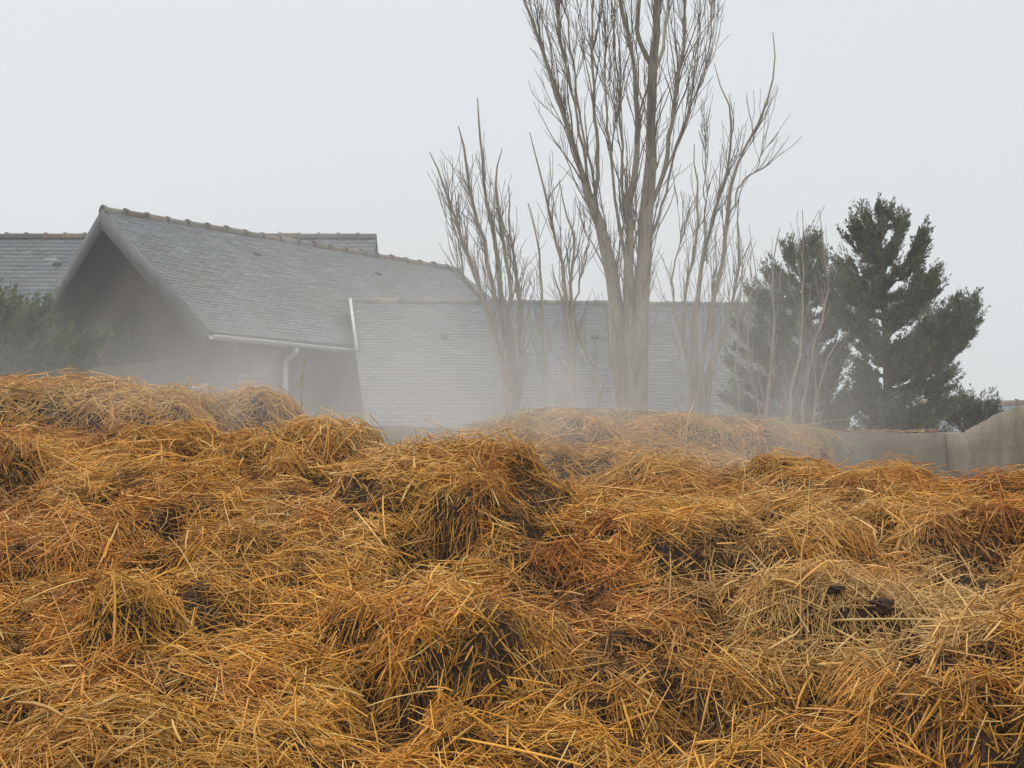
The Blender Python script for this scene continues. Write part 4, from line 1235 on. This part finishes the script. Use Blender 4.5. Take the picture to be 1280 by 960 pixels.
def steam_box(o, s, dens, zc, zfall, seed, nscale, x_soft, lo, hi):
    m = bpy.data.materials.new('steam'); m.use_nodes = True; nt = m.node_tree
    nt.nodes.remove(nt.nodes['Principled BSDF'])
    v = N(nt, 'ShaderNodeVolumePrincipled')
    v.inputs['Color'].default_value = (.90, .88, .855, 1); v.inputs['Anisotropy'].default_value = 0.1
    tc = N(nt, 'ShaderNodeTexCoord')
    gen = tc.outputs['Generated']
    sx = N(nt, 'ShaderNodeSeparateXYZ'); nt.links.new(gen, sx.inputs[0])
    def mr(src, a, b, c, d, smooth='SMOOTHSTEP'):
        r = N(nt, 'ShaderNodeMapRange', interpolation_type=smooth)
        r.inputs['From Min'].default_value = a; r.inputs['From Max'].default_value = b; r.inputs['To Min'].default_value = c; r.inputs['To Max'].default_value = d
        nt.links.new(src, r.inputs['Value']); return r.outputs['Result']
    def mul(a, b):
        q = N(nt, 'ShaderNodeMath', operation='MULTIPLY')
        for i, w_ in enumerate((a, b)):
            if hasattr(w_, 'is_output'): nt.links.new(w_, q.inputs[i])
            else: q.inputs[i].default_value = w_
        return q.outputs[0]
    mp = N(nt, 'ShaderNodeMapping'); mp.inputs['Location'].default_value = (seed, seed * 2.3, 0); mp.inputs['Scale'].default_value = (1, 1, .6)
    nt.links.new(tc.outputs['Object'], mp.inputs['Vector'])
    nz = N(nt, 'ShaderNodeTexNoise', Scale=nscale, Detail=3.0, Roughness=.55, Distortion=.6)
    nt.links.new(mp.outputs[0], nz.inputs['Vector'])
    d = mr(nz.outputs['Fac'], .36, .66, lo, hi)
    d = mul(d, mr(sx.outputs['X'], 0, x_soft[0], 0, 1)); d = mul(d, mr(sx.outputs['X'], 1 - x_soft[1], 1, 1, 0))
    d = mul(d, mr(sx.outputs['Y'], 0, .16, 0, 1)); d = mul(d, mr(sx.outputs['Y'], .7, 1, 1, 0))
    fall = mr(sx.outputs['Z'], zc, zfall, 1, 0)
    d = mul(mul(d, fall), mul(fall, dens))
    nt.links.new(d, v.inputs['Density'])
    nt.links.new(v.outputs[0], nt.nodes['Material Output'].inputs['Volume'])
    b = MB(); b.box((-s[0] / 2, -s[1] / 2, 0), (s[0], 0, 0), (0, s[1], 0), (0, 0, s[2]))
    ob = b.build('steam', m); ob.location = (o[0], o[1], o[2])
    tag(ob, kind='stuff')
    return ob
# over the left half, against the house
steam_box((-4.2, 10.6, 1.2), (10.5, 7.6, 3.7), .23, .02, .80, 3.1, .8, (.2, .3), .06, 1.0)
# along the back wall and around the feet of the bare trees
steam_box((0.5, 9.2, 1.15), (7.4, 7.4, 4.2),   .36, .02, .88, 9.4, .8, (.3, .5), .06, 1.0)

# ------------------------------------------------------------------ light
world = bpy.data.worlds.new('World'); SC.world = world; world.use_nodes = True
nt = world.node_tree
bg = nt.nodes['Background']
EL, AZ = math.radians(64), math.radians(-55)
sky = N(nt, 'ShaderNodeTexSky', sky_type='NISHITA'); sky.sun_disc = False; sky.sun_elevation = EL; sky.sun_rotation = AZ; sky.dust_density = 6; sky.air_density = 1.2
hs = N(nt, 'ShaderNodeHueSaturation'); hs.inputs['Saturation'].default_value = .12
nt.links.new(sky.outputs[0], hs.inputs['Color'])
# cloud deck: near-even pale grey over the clear-sky gradient
cl = N(nt, 'ShaderNodeMix', data_type='RGBA'); cl.inputs[0].default_value = .85
nt.links.new(hs.outputs[0], cl.inputs[6]); cl.inputs[7].default_value = (8.25, 8.6, 8.85, 1)
wtc = N(nt, 'ShaderNodeTexCoord'); wx_ = N(nt, 'ShaderNodeSeparateXYZ'); nt.links.new(wtc.outputs['Generated'], wx_.inputs[0])
zr = N(nt, 'ShaderNodeMapRange', interpolation_type='SMOOTHSTEP')
for k_, v_ in (('From Min', .35), ('From Max', 1.0), ('To Min', 1.0), ('To Max', 2.0)): zr.inputs[k_].default_value = v_
nt.links.new(wx_.outputs['Z'], zr.inputs['Value'])
zm = N(nt, 'ShaderNodeVectorMath', operation='SCALE')
nt.links.new(cl.outputs[2], zm.inputs[0]); nt.links.new(zr.outputs['Result'], zm.inputs['Scale'])
nt.links.new(zm.outputs['Vector'], bg.inputs['Color'])
bg.inputs['Strength'].default_value = .1
sl = bpy.data.lights.new('sun', 'SUN'); sl.energy = 1.2; sl.angle = math.radians(25); sl.color = (1, .96, .9)
so = bpy.data.objects.new('sun', sl); COL.objects.link(so)
sd = Vector((math.sin(AZ) * math.cos(EL), math.cos(AZ) * math.cos(EL), math.sin(EL)))
so.rotation_euler = sd.to_track_quat('Z', 'Y').to_euler(); so.location = (0, 0, 30)

cam = bpy.data.cameras.new('camera'); cam.sensor_width = 36; cam.lens = F * 36 / 1280; cam.clip_end = 2000; cam.clip_start = .05
co = bpy.data.objects.new('camera', cam); COL.objects.link(co)
co.location = EYE; co.rotation_euler = (math.pi / 2 + TH, 0, 0)
SC.camera = co
vs = SC.view_settings
vs.view_transform = 'Standard'; vs.look = 'None'; vs.gamma = 1; vs.exposure = 0.0; vs.use_curve_mapping = False
cy_ = SC.cycles
cy_.volume_bounces = 1; cy_.volume_step_rate = 1.0; cy_.volume_max_steps = 256
cy_.max_bounces = 5; cy_.diffuse_bounces = 3; cy_.transparent_max_bounces = 12
cy_.use_denoising = True
